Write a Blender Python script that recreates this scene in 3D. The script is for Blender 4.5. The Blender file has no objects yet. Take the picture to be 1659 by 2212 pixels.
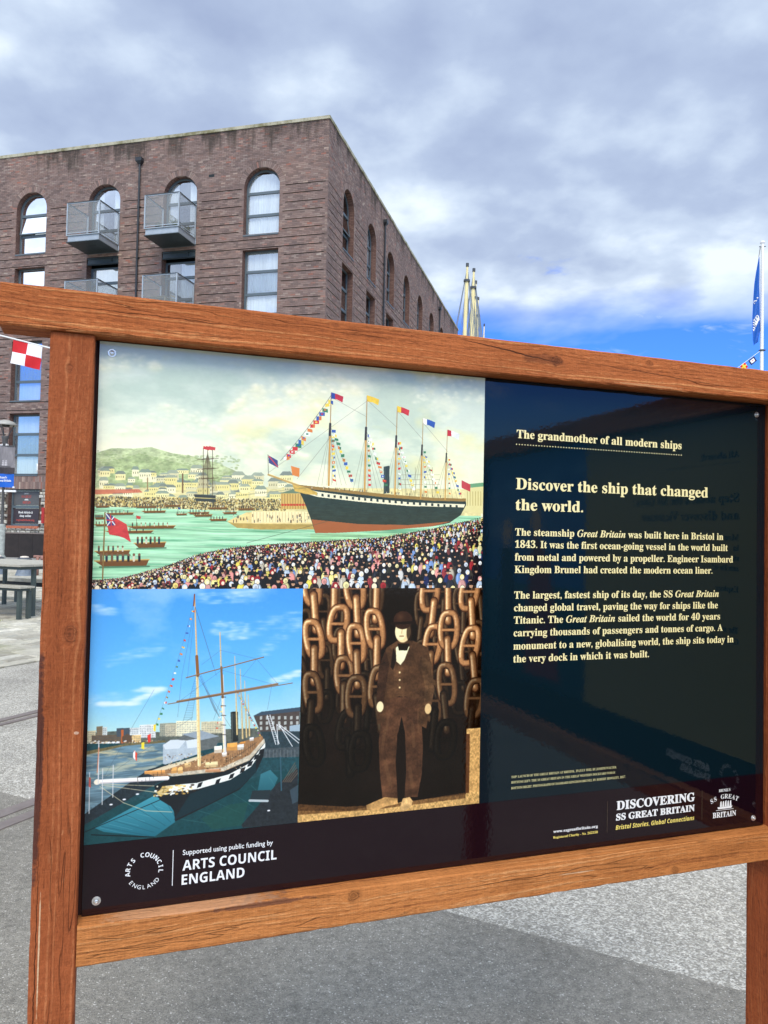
import bpy, math, random
import numpy as np
from mathutils import Matrix, Vector
R = math.radians
S = bpy.context.scene
COL = S.collection

# ---------------------------------------------------------------- camera, sky, sun, exposure
PITCH, ROLL = 0.0302, 0.0206
cp, sp, cr, sr = math.cos(PITCH), math.sin(PITCH), math.cos(ROLL), math.sin(ROLL)
fwd = Vector((0, cp, sp)); up0 = Vector((0, -sp, cp)); r0 = Vector((1, 0, 0))
right = cr * r0 + sr * up0
upv = -sr * r0 + cr * up0
cam = bpy.data.cameras.new('camera')
cam.sensor_fit = 'HORIZONTAL'; cam.sensor_width = 24.0
cam.lens = 24.0 * 1661.3 / 1659.0
cam.clip_start = 0.05; cam.clip_end = 3000
co = bpy.data.objects.new('camera', cam); COL.objects.link(co)
co.matrix_world = Matrix(((right.x, upv.x, -fwd.x, 0), (right.y, upv.y, -fwd.y, 0), (right.z, upv.z, -fwd.z, 1.5), (0, 0, 0, 1)))
S.camera = co

SUN_AZ, SUN_EL = R(176), R(46)          # azimuth clockwise from +Y
W = bpy.data.worlds.new("World"); S.world = W; W.use_nodes = True
nt = W.node_tree; nt.nodes.clear()
def wn(t, **k):
    n = nt.nodes.new(t)
    for a, b in k.items(): setattr(n, a, b)
    return n
def wmath(op, a, b=None, c=None, clamp=False):
    n = wn('ShaderNodeMath', operation=op); n.use_clamp = clamp
    for i, v in enumerate((a, b, c)):
        if v is None: continue
        if isinstance(v, (int, float)): n.inputs[i].default_value = v
        else: nt.links.new(v, n.inputs[i])
    return n.outputs[0]
out = wn('ShaderNodeOutputWorld'); bg = wn('ShaderNodeBackground'); bg.inputs[1].default_value = 0.1
nt.links.new(bg.outputs[0], out.inputs[0])
sky = wn('ShaderNodeTexSky', sky_type='NISHITA'); sky.sun_disc = False
sky.sun_elevation = SUN_EL; sky.sun_rotation = SUN_AZ; sky.air_density = 1.3; sky.dust_density = 0.3; sky.ozone_density = 2.5
tint = wn('ShaderNodeMix', data_type='RGBA', blend_type='MULTIPLY'); tint.inputs[0].default_value = 1
nt.links.new(sky.outputs[0], tint.inputs[6])
tc = wn('ShaderNodeTexCoord'); sep = wn('ShaderNodeSeparateXYZ'); nt.links.new(tc.outputs['Generated'], sep.inputs[0])
zc = wmath('MAXIMUM', sep.outputs[2], 0.0)
den = wmath('ADD', zc, 0.22)
px = wmath('DIVIDE', sep.outputs[0], den); py = wmath('DIVIDE', sep.outputs[1], den)
comb = wn('ShaderNodeCombineXYZ'); nt.links.new(px, comb.inputs[0]); nt.links.new(py, comb.inputs[1])
def wnoise(scale, detail, rough, off, dist=0.0):
    m = wn('ShaderNodeMapping'); m.inputs['Location'].default_value = off
    nt.links.new(comb.outputs[0], m.inputs[0])
    n = wn('ShaderNodeTexNoise'); n.inputs['Scale'].default_value = scale; n.inputs['Detail'].default_value = detail
    n.inputs['Roughness'].default_value = rough; n.inputs['Distortion'].default_value = dist
    nt.links.new(m.outputs[0], n.inputs['Vector']); return n.outputs[0]
def wramp(v, stops, inter='EASE'):
    r = wn('ShaderNodeValToRGB'); r.color_ramp.interpolation = inter
    e = r.color_ramp.elements
    while len(e) < len(stops): e.new(0.5)
    for k, (p_, c_) in enumerate(stops): e[k].position = p_; e[k].color = (*c_, 1)
    nt.links.new(v, r.inputs[0]); return r.outputs[0]
n1 = wnoise(1.35, 5, 0.48, (3.1, 7.4, 0), 0.0)
n2 = wnoise(5.4, 6, 0.50, (1.7, 2.2, 3), 0.05)
mix12 = wmath('ADD', wmath('MULTIPLY', n1, 0.56), wmath('MULTIPLY', n2, 0.44))
CLOUD_RAMP = [(0.33, (2.8, 3.45, 5.0)), (0.43, (3.5, 4.25, 5.75)), (0.50, (4.65, 5.5, 6.8)), (0.57, (6.6, 7.4, 8.3))]
ccol = wramp(mix12, [(p_, tuple(x / 10 for x in c_)) for p_, c_ in CLOUD_RAMP], 'LINEAR')
cscale = wn('ShaderNodeMix', data_type='RGBA', blend_type='MULTIPLY'); cscale.inputs[0].default_value = 1
nt.links.new(ccol, cscale.inputs[6]); cscale.inputs[7].default_value = (10, 10, 10, 1)
tcol = wramp(wmath('MULTIPLY', zc, 4.0, clamp=True), [(0.0, (0.40, 0.47, 0.58)), (0.35, (0.30, 0.42, 0.66)), (0.75, (0.135, 0.30, 0.80))], 'LINEAR')
tsc = wn('ShaderNodeMix', data_type='RGBA', blend_type='MULTIPLY'); tsc.inputs[0].default_value = 1
nt.links.new(tcol, tsc.inputs[6]); tsc.inputs[7].default_value = (2, 2, 2, 1); nt.links.new(tsc.outputs[2], tint.inputs[7])
# the deck of cloud ends low down: a clear band lies along the horizon
n3 = wnoise(1.1, 6, 0.55, (9.3, 4.1, 5), 0.2)
edge = wmath('ADD', wmath('MULTIPLY', wmath('SUBTRACT', sep.outputs[2], 0.272), 26.0), wmath('MULTIPLY', wmath('SUBTRACT', n3, 0.5), 3.6))
cov = wmath('ADD', edge, 0.5, clamp=True)
hole = wramp(wnoise(1.6, 6, 0.6, (20.3, 11.0, 2), 0.3), [(0.28, (0.25,) * 3), (0.36, (1,) * 3)])
wisp = wmath('MULTIPLY', wramp(wnoise(5.5, 7, 0.6, (2.0, 5.0, 8), 0.6), [(0.56, (0,) * 3), (0.75, (0.6,) * 3)]), wmath('MULTIPLY', zc, 5.0, clamp=True), clamp=True)
cov2 = wmath('MAXIMUM', wmath('MULTIPLY', cov, hole), wisp)
mx = wn('ShaderNodeMix', data_type='RGBA'); nt.links.new(cov2, mx.inputs[0])
# cloud glow round the unseen veiled sun, boosted to lift ambient light and reflections
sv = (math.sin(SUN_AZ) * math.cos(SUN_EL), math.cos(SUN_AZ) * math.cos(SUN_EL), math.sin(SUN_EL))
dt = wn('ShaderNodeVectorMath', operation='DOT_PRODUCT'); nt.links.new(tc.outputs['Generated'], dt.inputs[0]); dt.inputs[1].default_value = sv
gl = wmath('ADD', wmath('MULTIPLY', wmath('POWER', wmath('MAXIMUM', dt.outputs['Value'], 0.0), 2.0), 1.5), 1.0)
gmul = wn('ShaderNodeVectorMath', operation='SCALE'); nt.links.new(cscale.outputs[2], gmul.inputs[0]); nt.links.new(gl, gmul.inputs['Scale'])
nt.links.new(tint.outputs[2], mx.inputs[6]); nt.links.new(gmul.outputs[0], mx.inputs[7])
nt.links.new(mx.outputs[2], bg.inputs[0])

sd = bpy.data.lights.new('sun', 'SUN'); sd.energy = 1.5; sd.angle = R(26); sd.color = (1.0, 0.87, 0.67)
so = bpy.data.objects.new('sun', sd); COL.objects.link(so)
sdir = Vector((math.sin(SUN_AZ) * math.cos(SUN_EL), math.cos(SUN_AZ) * math.cos(SUN_EL), math.sin(SUN_EL)))
so.rotation_euler = sdir.to_track_quat('Z', 'Y').to_euler(); so.location = (0, -10, 30)
S.render.engine = 'CYCLES'
S.view_settings.view_transform = 'Standard'; S.view_settings.look = 'None'
S.view_settings.exposure = 0.50; S.view_settings.gamma = 1; S.view_settings.use_curve_mapping = False
S.cycles.max_bounces = 8; S.cycles.transparent_max_bounces = 16

# ---------------------------------------------------------------- helpers
def lin(r, g=None, b=None):
    if g is None: r, g, b = r
    f = lambda c: (c / 255) / 12.92 if c / 255 <= 0.04045 else ((c / 255 + 0.055) / 1.055) ** 2.4
    return (f(r), f(g), f(b))
def tag(o, label=None, cat=None, group=None, kind=None):
    if label: o['label'] = label
    if cat: o['category'] = cat
    if group: o['group'] = group
    if kind: o['kind'] = kind
    return o
def empty(name, loc=(0, 0, 0), rz=0.0):
    o = bpy.data.objects.new(name, None); COL.objects.link(o); o.location = loc; o.rotation_euler = (0, 0, rz)
    o.empty_display_size = 0.2
    return o
class MB:
    """collects faces; builds ONE mesh object"""
    def __init__(s): s.v = []; s.f = []; s.mi = []
    def add(s, vs, fs, mi=0):
        b = len(s.v); s.v += [tuple(v) for v in vs]; s.f += [tuple(i + b for i in f) for f in fs]; s.mi += [mi] * len(fs); return s
    def quad(s, a, b, c, d, mi=0): return s.add([a, b, c, d], [(0, 1, 2, 3)], mi)
    def box(s, x0, x1, y0, y1, z0, z1, mi=0):
        x0, x1 = min(x0, x1), max(x0, x1); y0, y1 = min(y0, y1), max(y0, y1); z0, z1 = min(z0, z1), max(z0, z1)
        v = [(x0, y0, z0), (x1, y0, z0), (x1, y1, z0), (x0, y1, z0), (x0, y0, z1), (x1, y0, z1), (x1, y1, z1), (x0, y1, z1)]
        return s.add(v, [(3, 2, 1, 0), (4, 5, 6, 7), (0, 1, 5, 4), (1, 2, 6, 5), (2, 3, 7, 6), (3, 0, 4, 7)], mi)
    def tube(s, p, q, r0, r1=None, n=10, caps=True, mi=0):
        r1 = r0 if r1 is None else r1
        p, q = Vector(p), Vector(q); d = (q - p).normalized()
        a = d.orthogonal().normalized(); b = d.cross(a)
        vs = []
        for c, r in ((p, r0), (q, r1)):
            for i in range(n):
                t = 2 * math.pi * i / n; vs.append(c + (a * math.cos(t) + b * math.sin(t)) * r)
        fs = [(i, (i + 1) % n, n + (i + 1) % n, n + i) for i in range(n)]
        if caps: fs += [tuple(range(n))[::-1], tuple(range(n, 2 * n))]
        return s.add(vs, fs, mi)
    def lathe(s, prof, c=(0, 0, 0), n=20, mi=0):
        vs = []; m = len(prof)
        for r, z in prof:
            for i in range(n):
                t = 2 * math.pi * i / n; vs.append((c[0] + r * math.cos(t), c[1] + r * math.sin(t), c[2] + z))
        fs = [(j * n + i, j * n + (i + 1) % n, (j + 1) * n + (i + 1) % n, (j + 1) * n + i) for j in range(m - 1) for i in range(n)]
        return s.add(vs, fs, mi)
    def obbox(s, c, ax, ay, hx, hy, z0, z1, mi=0):
        c, ax, ay = Vector((c[0], c[1], 0)), Vector((*ax, 0)), Vector((*ay, 0)); v = []
        for z in (z0, z1):
            for a, b in ((-1, -1), (1, -1), (1, 1), (-1, 1)):
                w = c + ax * hx * a + ay * hy * b; v.append((w.x, w.y, z))
        return s.add(v, [(3, 2, 1, 0), (4, 5, 6, 7), (0, 1, 5, 4), (1, 2, 6, 5), (2, 3, 7, 6), (3, 0, 4, 7)], mi)
    def build(s, name, mats, parent=None, smooth=False, bevel=0):
        me = bpy.data.meshes.new(name); me.from_pydata(s.v, [], s.f)
        if not isinstance(mats, (list, tuple)): mats = [mats]
        for m in mats: me.materials.append(m)
        if any(s.mi): me.polygons.foreach_set('material_index', s.mi)
        if smooth: me.polygons.foreach_set('use_smooth', [True] * len(me.polygons))
        me.update()
        o = bpy.data.objects.new(name, me); COL.objects.link(o)
        if parent: o.parent = parent
        if bevel:
            m = o.modifiers.new('bevel', 'BEVEL'); m.width = bevel; m.segments = 2; m.limit_method = 'ANGLE'
        return o
def inst(name, me, loc, parent, rz=0.0, scale=None):
    o = bpy.data.objects.new(name, me); COL.objects.link(o); o.location = loc; o.rotation_euler = (0, 0, rz)
    if scale: o.scale = scale
    if parent: o.parent = parent
    return o

# ---- material node helper
class NM:
    def __init__(s, name):
        s.m = bpy.data.materials.new(name); s.m.use_nodes = True; s.t = s.m.node_tree; s.t.nodes.clear()
        s.out = s.t.nodes.new('ShaderNodeOutputMaterial'); s.b = s.t.nodes.new('ShaderNodeBsdfPrincipled')
        s.t.links.new(s.b.outputs[0], s.out.inputs[0])
    def n(s, t, **k):
        n = s.t.nodes.new(t)
        for a, b in k.items(): setattr(n, a, b)
        return n
    def l(s, a, b): s.t.links.new(a, b)
    def set(s, **k):
        mp = dict(col='Base Color', rough='Roughness', metal='Metallic', spec='Specular IOR Level', coat='Coat Weight', crough='Coat Roughness', sheen='Sheen Weight', alpha='Alpha', trans='Transmission Weight', ior='IOR')
        for a, v in k.items():
            i = s.b.inputs[mp[a]]
            if hasattr(v, 'is_output'): s.l(v, i)
            elif a == 'col': i.default_value = (*v, 1)
            else: i.default_value = v
        return s
    def pos(s): return s.n('ShaderNodeNewGeometry').outputs['Position']
    def obj(s): return s.n('ShaderNodeTexCoord').outputs['Object']
    def mapv(s, v, scale=(1, 1, 1), loc=(0, 0, 0), rot=(0, 0, 0)):
        m = s.n('ShaderNodeMapping'); m.inputs['Scale'].default_value = scale; m.inputs['Location'].default_value = loc; m.inputs['Rotation'].default_value = rot
        s.l(v, m.inputs[0]); return m.outputs[0]
    def noise(s, v, scale, detail=4, rough=0.5, dist=0):
        n = s.n('ShaderNodeTexNoise'); n.inputs['Scale'].default_value = scale; n.inputs['Detail'].default_value = detail
        n.inputs['Roughness'].default_value = rough; n.inputs['Distortion'].default_value = dist
        s.l(v, n.inputs['Vector']); return n.outputs[0]
    def voro(s, v, scale, feat='F1', o=0):
        n = s.n('ShaderNodeTexVoronoi', feature=feat); n.inputs['Scale'].default_value = scale; s.l(v, n.inputs['Vector']); return n.outputs[o]
    def math(s, op, a, b=None, clamp=False):
        n = s.n('ShaderNodeMath', operation=op); n.use_clamp = clamp
        for i, v in enumerate((a, b)):
            if v is None: continue
            if isinstance(v, (int, float)): n.inputs[i].default_value = v
            else: s.l(v, n.inputs[i])
        return n.outputs[0]
    def sep(s, v):
        n = s.n('ShaderNodeSeparateXYZ'); s.l(v, n.inputs[0]); return n.outputs
    def comb(s, x=0, y=0, z=0):
        n = s.n('ShaderNodeCombineXYZ')
        for i, v in enumerate((x, y, z)):
            if isinstance(v, (int, float)): n.inputs[i].default_value = v
            else: s.l(v, n.inputs[i])
        return n.outputs[0]
    def ramp(s, v, stops, inter='LINEAR'):
        r = s.n('ShaderNodeValToRGB'); r.color_ramp.interpolation = inter; e = r.color_ramp.elements
        while len(e) < len(stops): e.new(0.5)
        for k, (p_, c_) in enumerate(stops):
            if isinstance(c_, (int, float)): c_ = (c_,) * 3
            e[k].position = p_; e[k].color = (*c_, 1)
        s.l(v, r.inputs[0]); return r.outputs[0]
    def mix(s, f, a, b, mode='MIX'):
        n = s.n('ShaderNodeMix', data_type='RGBA', blend_type=mode)
        for i, v in ((0, f), (6, a), (7, b)):
            if isinstance(v, (int, float)): n.inputs[i].default_value = v if i == 0 else (v, v, v, 1)
            elif isinstance(v, tuple): n.inputs[i].default_value = (*v, 1)
            else: s.l(v, n.inputs[i])
        return n.outputs[2]
    def bump(s, h, strength=0.5, dist=0.01):
        n = s.n('ShaderNodeBump'); n.inputs['Strength'].default_value = strength; n.inputs['Distance'].default_value = dist
        s.l(h, n.inputs['Height']); s.l(n.outputs[0], s.b.inputs['Normal']); return s
def plain(name, rgb, rough=0.6, metal=0.0, var=0.12, scale=8.0, bump=0.0, spec=0.5):
    k = NM(name); p_ = k.pos(); n = k.noise(p_, scale, 5, 0.6)
    c = lin(rgb); k.set(col=k.mix(1.0, c, k.ramp(n, [(0.3, 1 - var), (0.7, 1 + var)]), 'MULTIPLY'), rough=rough, metal=metal, spec=spec)
    if bump: k.bump(n, bump, 0.005)
    return k.m

# ---------------------------------------------------------------- materials
def brick_material():
    k = NM('brick'); g = k.n('ShaderNodeNewGeometry'); oi = k.n('ShaderNodeObjectInfo'); P = g.outputs['Position']
    rnd = k.math('FRACT', k.math('ADD', g.outputs['Random Per Island'], oi.outputs['Random']))
    c = k.ramp(rnd, [(0.0, lin(112, 97, 92)), (0.18, lin(124, 106, 100)), (0.38, lin(133, 113, 106)), (0.58, lin(143, 124, 116)), (0.76, lin(128, 105, 97)), (0.92, lin(150, 134, 125)), (0.98, lin(146, 102, 90)), (1.0, lin(170, 158, 146))], 'LINEAR')
    big = k.noise(P, 0.45, 4, 0.6)
    c = k.mix(1.0, c, k.ramp(big, [(0.3, (0.84, 0.84, 0.86)), (0.5, (1, 1, 1)), (0.72, (1.16, 1.08, 1.03))]), 'MULTIPLY')
    # pale lime bloom
    eff = k.noise(k.mapv(P, (0.8, 0.8, 1.6), (4.4, 0, 2.2)), 0.55, 6, 0.65)
    fine = k.noise(P, 24, 3, 0.6)
    c = k.mix(k.math('MULTIPLY', k.ramp(eff, [(0.60, 0), (0.70, 0.75)]), k.ramp(fine, [(0.45, 0), (0.65, 1)])), c, lin(196, 184, 172))
    z = k.sep(P)[2]
    st = k.noise(k.mapv(P, (1.0, 1.0, 0.16)), 1.3, 6, 0.68)
    h = k.math('MULTIPLY', k.math('SUBTRACT', z, 19.0), 0.5, clamp=True)
    s_ = k.math('MULTIPLY', k.ramp(k.math('ADD', st, k.math('MULTIPLY', h, 0.20)), [(0.63, 0), (0.78, 0.75)]), k.math('MULTIPLY', k.math('SUBTRACT', z, 19.2), 1.0, clamp=True))
    c = k.mix(s_, c, lin(58, 54, 48))
    c = k.mix(1.0, c, k.ramp(k.noise(P, 45, 4, 0.6), [(0.25, 0.8), (0.75, 1.18)]), 'MULTIPLY')
    k.set(col=c, rough=0.9, spec=0.25).bump(k.noise(P, 60, 4, 0.7), 0.5, 0.01)
    return k.m
M_BRICK = brick_material()
k = NM('mortar'); P = k.pos(); z = k.sep(P)[2]
c = k.mix(k.ramp(k.noise(P, 0.5, 3, 0.5), [(0.45, 0), (0.6, 1)]), lin(96, 84, 76), lin(150, 134, 120))
st = k.noise(k.mapv(P, (1.0, 1.0, 0.16)), 1.3, 6, 0.68)
h = k.math('MULTIPLY', k.math('SUBTRACT', z, 19.0), 0.5, clamp=True)
s_ = k.math('MULTIPLY', k.ramp(k.math('ADD', st, k.math('MULTIPLY', h, 0.20)), [(0.63, 0), (0.78, 0.75)]), k.math('MULTIPLY', k.math('SUBTRACT', z, 19.2), 1.0, clamp=True))
k.set(col=k.mix(s_, c, lin(50, 47, 42)), rough=0.95, spec=0.1).bump(k.noise(P, 80, 3), 0.4, 0.01); M_MORTAR = k.m
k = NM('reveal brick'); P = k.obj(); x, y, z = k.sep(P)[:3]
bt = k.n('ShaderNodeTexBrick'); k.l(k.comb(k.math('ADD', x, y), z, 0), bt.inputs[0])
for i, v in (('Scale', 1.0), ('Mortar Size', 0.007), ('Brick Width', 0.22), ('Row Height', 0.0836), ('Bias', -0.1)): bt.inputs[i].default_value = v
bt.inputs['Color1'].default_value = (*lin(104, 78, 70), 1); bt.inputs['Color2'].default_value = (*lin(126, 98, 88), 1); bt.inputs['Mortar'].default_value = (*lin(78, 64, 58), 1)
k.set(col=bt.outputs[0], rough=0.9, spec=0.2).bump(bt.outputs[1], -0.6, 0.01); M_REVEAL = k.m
k = NM('coping stone'); P = k.pos()
k.set(col=k.mix(k.ramp(k.noise(P, 1.4, 6, 0.7), [(0.42, 0), (0.62, 1)]), lin(176, 172, 150), lin(120, 116, 84)), rough=0.85).bump(k.noise(P, 20, 5, 0.7), 0.4, 0.01); M_COPING = k.m
M_FRAME = plain('window frame grey', (88, 101, 108), 0.45, 0, 0.06, 2)
M_STEEL = plain('galvanised steel', (168, 176, 180), 0.42, 0.35, 0.10, 3)
M_DARKSTEEL = plain('dark painted steel', (52, 62, 64), 0.45, 0.0, 0.15, 5)
M_BLACKPIPE = plain('black iron pipe', (38, 42, 46), 0.4, 0.0, 0.15, 5)
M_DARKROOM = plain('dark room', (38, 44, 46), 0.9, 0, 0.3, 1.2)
def curtain_mat():
    k = NM('curtain cloth'); P = k.pos(); k.set(col=k.mix(1.0, lin(226, 232, 232), k.ramp(k.noise(k.mapv(P, (9, 9, 0.3)), 1.0, 3), [(0.3, 0.82), (0.7, 1.05)]), 'MULTIPLY'), rough=0.9)
    return k.m
M_CURTAIN = curtain_mat()
def glass(name, fac, tintc=(0.94, 0.97, 0.97), wav=0.02):
    k = NM(name); k.t.nodes.remove(k.b)
    tr = k.n('ShaderNodeBsdfTransparent'); tr.inputs[0].default_value = (*tintc, 1)
    gl = k.n('ShaderNodeBsdfGlossy'); gl.inputs['Roughness'].default_value = 0.02; gl.inputs[0].default_value = (0.95, 0.97, 1, 1)
    fr = k.n('ShaderNodeFresnel'); fr.inputs[0].default_value = 1.5
    mx_ = k.n('ShaderNodeMixShader'); k.l(k.math('ADD', k.math('MULTIPLY', fr.outputs[0], 1.0), fac, clamp=True), mx_.inputs[0])
    b = k.n('ShaderNodeBump'); b.inputs['Strength'].default_value = wav; b.inputs['Distance'].default_value = 0.2
    k.l(k.noise(k.pos(), 0.9, 2), b.inputs['Height']); k.l(b.outputs[0], gl.inputs['Normal'])
    k.l(tr.outputs[0], mx_.inputs[1]); k.l(gl.outputs[0], mx_.inputs[2]); k.l(mx_.outputs[0], k.out.inputs[0]); return k.m
M_GLASS = glass('window glass', 0.28)
M_GLASS_SIDE = glass('window glass side', 0.10)
k = NM('perforated screen'); tr = k.n('ShaderNodeBsdfTransparent'); mxs = k.n('ShaderNodeMixShader'); mxs.inputs[0].default_value = 0.42
k.set(col=lin(158, 162, 160), rough=0.5, metal=0.3); k.l(tr.outputs[0], mxs.inputs[1]); k.l(k.b.outputs[0], mxs.inputs[2]); k.l(mxs.outputs[0], k.out.inputs[0]); M_SCREEN = k.m

def asphalt(name, base, light, spk, scale, thr):
    k = NM(name); P = k.pos()
    v = k.voro(P, scale, 'F1', 1)     # random colour per cell
    vs = k.sep(v)[0]
    d = k.voro(P, scale, 'F1', 0)
    c = k.ramp(vs, [(0.0, tuple(x * 0.72 for x in base)), (0.5, base), (thr, light), (1.0, spk)])
    c = k.mix(1.0, c, k.ramp(k.noise(P, 1.3, 7, 0.68), [(0.32, 0.76), (0.5, 0.99), (0.7, 1.14)]), 'MULTIPLY')
    c = k.mix(1.0, c, k.ramp(k.noise(P, 30, 3, 0.6), [(0.3, 0.78), (0.7, 1.18)]), 'MULTIPLY')
    h = k.math('ADD', k.math('MULTIPLY', d, -0.8), k.math('MULTIPLY', k.noise(P, scale * 0.7, 3), 1.0))
    k.set(col=c, rough=0.85, spec=0.3).bump(h, 0.8, 0.006); return k.m
M_ASPHALT = asphalt('smooth asphalt', (0.262, 0.238, 0.194), (0.312, 0.285, 0.236), (0.58, 0.54, 0.47), 230, 0.95)
M_CHIP = asphalt('chipped aggregate surface', (0.355, 0.327, 0.272), (0.50, 0.465, 0.395), (0.66, 0.62, 0.54), 150, 0.74)
M_FAR = plain('quay ground', (158, 156, 150), 0.9, 0, 0.15, 0.6)
k = NM('rail iron'); P = k.pos()
k.set(col=k.mix(k.noise(P, 9, 5, 0.6), lin(112, 100, 94), lin(158, 146, 138)), rough=0.5, metal=0.4).bump(k.noise(P, 60, 3), 0.3, 0.003); M_RAIL = k.m
k = NM('sett stone'); g = k.n('ShaderNodeNewGeometry'); oi = k.n('ShaderNodeObjectInfo'); P = g.outputs['Position']
rnd = k.math('FRACT', k.math('ADD', g.outputs['Random Per Island'], oi.outputs['Random']))
c = k.ramp(rnd, [(0, lin(150, 144, 130)), (0.3, lin(176, 170, 154)), (0.6, lin(190, 184, 166)), (0.85, lin(168, 164, 150)), (1, lin(212, 206, 190))])
c = k.mix(1.0, c, k.ramp(k.noise(P, 12, 5, 0.7), [(0.3, 0.75), (0.7, 1.15)]), 'MULTIPLY')
c = k.mix(k.ramp(k.noise(P, 0.9, 5, 0.6), [(0.55, 0), (0.7, 0.5)]), c, lin(128, 128, 88))
k.set(col=c, rough=0.85, spec=0.3).bump(k.noise(P, 25, 5, 0.7), 0.5, 0.01); M_SETT = k.m
M_JOINT = plain('sett joint sand', (130, 124, 104), 0.95, 0, 0.25, 6)

def wood(name, axis, dark, mid, light, knots=(), seed=0.0, cracks=0.5, splits=(), stains=()):
    """rough-sawn stained softwood; u runs along the grain, v across; knots = (u, v, radius, strength)"""
    k = NM(name); P = k.obj(); x, y, z = k.sep(P)[:3]
    u, v, w = (x, z, y) if axis == 'x' else (z, x, y)
    vv = k.math('ADD', v, k.math('MULTIPLY', w, 0.9))
    kn = None
    for (ku, kv, kr, ks) in knots:
        du = k.math('SUBTRACT', u, ku); dv = k.math('SUBTRACT', v, kv)
        du2 = k.math('MULTIPLY', k.math('MULTIPLY', du, du), 1 / (4.5 * kr * kr)); dv2 = k.math('MULTIPLY', k.math('MULTIPLY', dv, dv), 1 / (1.5 * kr * kr))
        fall = k.math('DIVIDE', 1.0, k.math('ADD', k.math('ADD', du2, dv2), 1.0))
        fall = k.math('MULTIPLY', fall, fall)
        push = k.math('MULTIPLY', k.math('MULTIPLY', fall, dv), -0.85)   # the grain swells round the knot
        vv = k.math('ADD', vv, push)
        rr = k.math('SQRT', k.math('ADD', k.math('MULTIPLY', k.math('MULTIPLY', du, du), 0.45 / (kr * kr)), k.math('MULTIPLY', k.math('MULTIPLY', dv, dv), 1.0 / (kr * kr))))
        wob = k.math('MULTIPLY', k.math('SUBTRACT', k.noise(P, 70, 4, 0.65), 0.5), 1.1)
        rr = k.math('ADD', rr, wob)
        m_ = k.math('MULTIPLY', k.ramp(rr, [(0.0, 0.95), (0.16, 0.45), (0.30, 0.75), (0.40, 0.25), (0.50, 0.9), (0.58, 0.35), (0.80, 0.0)], 'EASE'), ks)
        kn = m_ if kn is None else k.math('MAXIMUM', kn, m_)
    warp = k.noise(k.comb(k.math('MULTIPLY', u, 2.2), k.math('MULTIPLY', vv, 9), seed), 1.0, 3, 0.5)
    vw = k.math('ADD', vv, k.math('MULTIPLY', warp, 0.030))
    rings = k.noise(k.comb(k.math('MULTIPLY', u, 0.7), k.math('MULTIPLY', vw, 190), seed + 3), 1.0, 3, 0.55)
    broad = k.noise(k.comb(k.math('MULTIPLY', u, 1.8), k.math('MULTIPLY', vw, 60), seed + 7), 1.0, 4, 0.55)
    saw = k.noise(k.comb(k.math('MULTIPLY', u, 420), k.math('MULTIPLY', vv, 30), seed + 11), 1.0, 3, 0.6)
    chat = k.noise(k.comb(k.math('MULTIPLY', u, 90), k.math('MULTIPLY', vv, 130), seed + 5), 1.0, 5, 0.7)
    big = k.noise(k.comb(k.math('MULTIPLY', u, 5), k.math('MULTIPLY', v, 14), seed + 1), 1.0, 4, 0.6)
    ringw = k.math('ADD', k.math('MULTIPLY', k.math('SINE', k.math('MULTIPLY', k.math('ADD', vw, k.math('MULTIPLY', broad, 0.012)), 900)), 0.16), 0.5)
    rings = k.math('ADD', k.math('MULTIPLY', rings, 0.6), k.math('MULTIPLY', ringw, 0.4))
    t = k.math('ADD', k.math('MULTIPLY', rings, 0.46), k.math('ADD', k.math('MULTIPLY', broad, 0.36), k.math('MULTIPLY', chat, 0.18)))
    c = k.ramp(t, [(0.385, dark), (0.46, mid), (0.53, mid), (0.60, light)])
    c = k.mix(1.0, c, k.ramp(big, [(0.3, (0.80, 0.77, 0.74)), (0.5, (1, 1, 1)), (0.72, (1.16, 1.2, 1.26))]), 'MULTIPLY')
    c = k.mix(1.0, c, k.ramp(saw, [(0.3, 0.92), (0.7, 1.07)]), 'MULTIPLY')
    fib = k.noise(k.comb(k.math('MULTIPLY', u, 60), k.math('MULTIPLY', vw, 420), seed + 41), 1.0, 4, 0.7)
    c = k.mix(1.0, c, k.ramp(fib, [(0.34, (0.80, 0.76, 0.73)), (0.46, (1, 1, 1)), (0.66, (1.10, 1.12, 1.15))]), 'MULTIPLY')
    # long drying cracks and torn fibre
    cr_ = k.noise(k.comb(k.math('MULTIPLY', u, 3.0), k.math('MULTIPLY', vw, 55), seed + 17), 1.0, 2, 0.5)
    gate = k.ramp(k.noise(k.comb(k.math('MULTIPLY', u, 4), k.math('MULTIPLY', v, 20), seed + 23), 1.0, 2), [(0.50, 0), (0.60, 1)])
    crack = k.math('MULTIPLY', k.ramp(k.math('ABSOLUTE', k.math('SUBTRACT', cr_, 0.5)), [(0.0, 1), (0.012, 0)]), k.math('MULTIPLY', gate, cracks))
    c = k.mix(k.math('MULTIPLY', crack, 0.7), c, tuple(q * 0.28 for q in dark))
    tear = k.noise(k.comb(k.math('MULTIPLY', u, 22), k.math('MULTIPLY', vv, 110), seed + 31), 1.0, 4, 0.75)
    tr_ = k.math('MULTIPLY', k.ramp(tear, [(0.66, 0), (0.73, 1)]), gate)
    c = k.mix(k.math('MULTIPLY', tr_, 0.35), c, lin(214, 160, 112))
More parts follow.
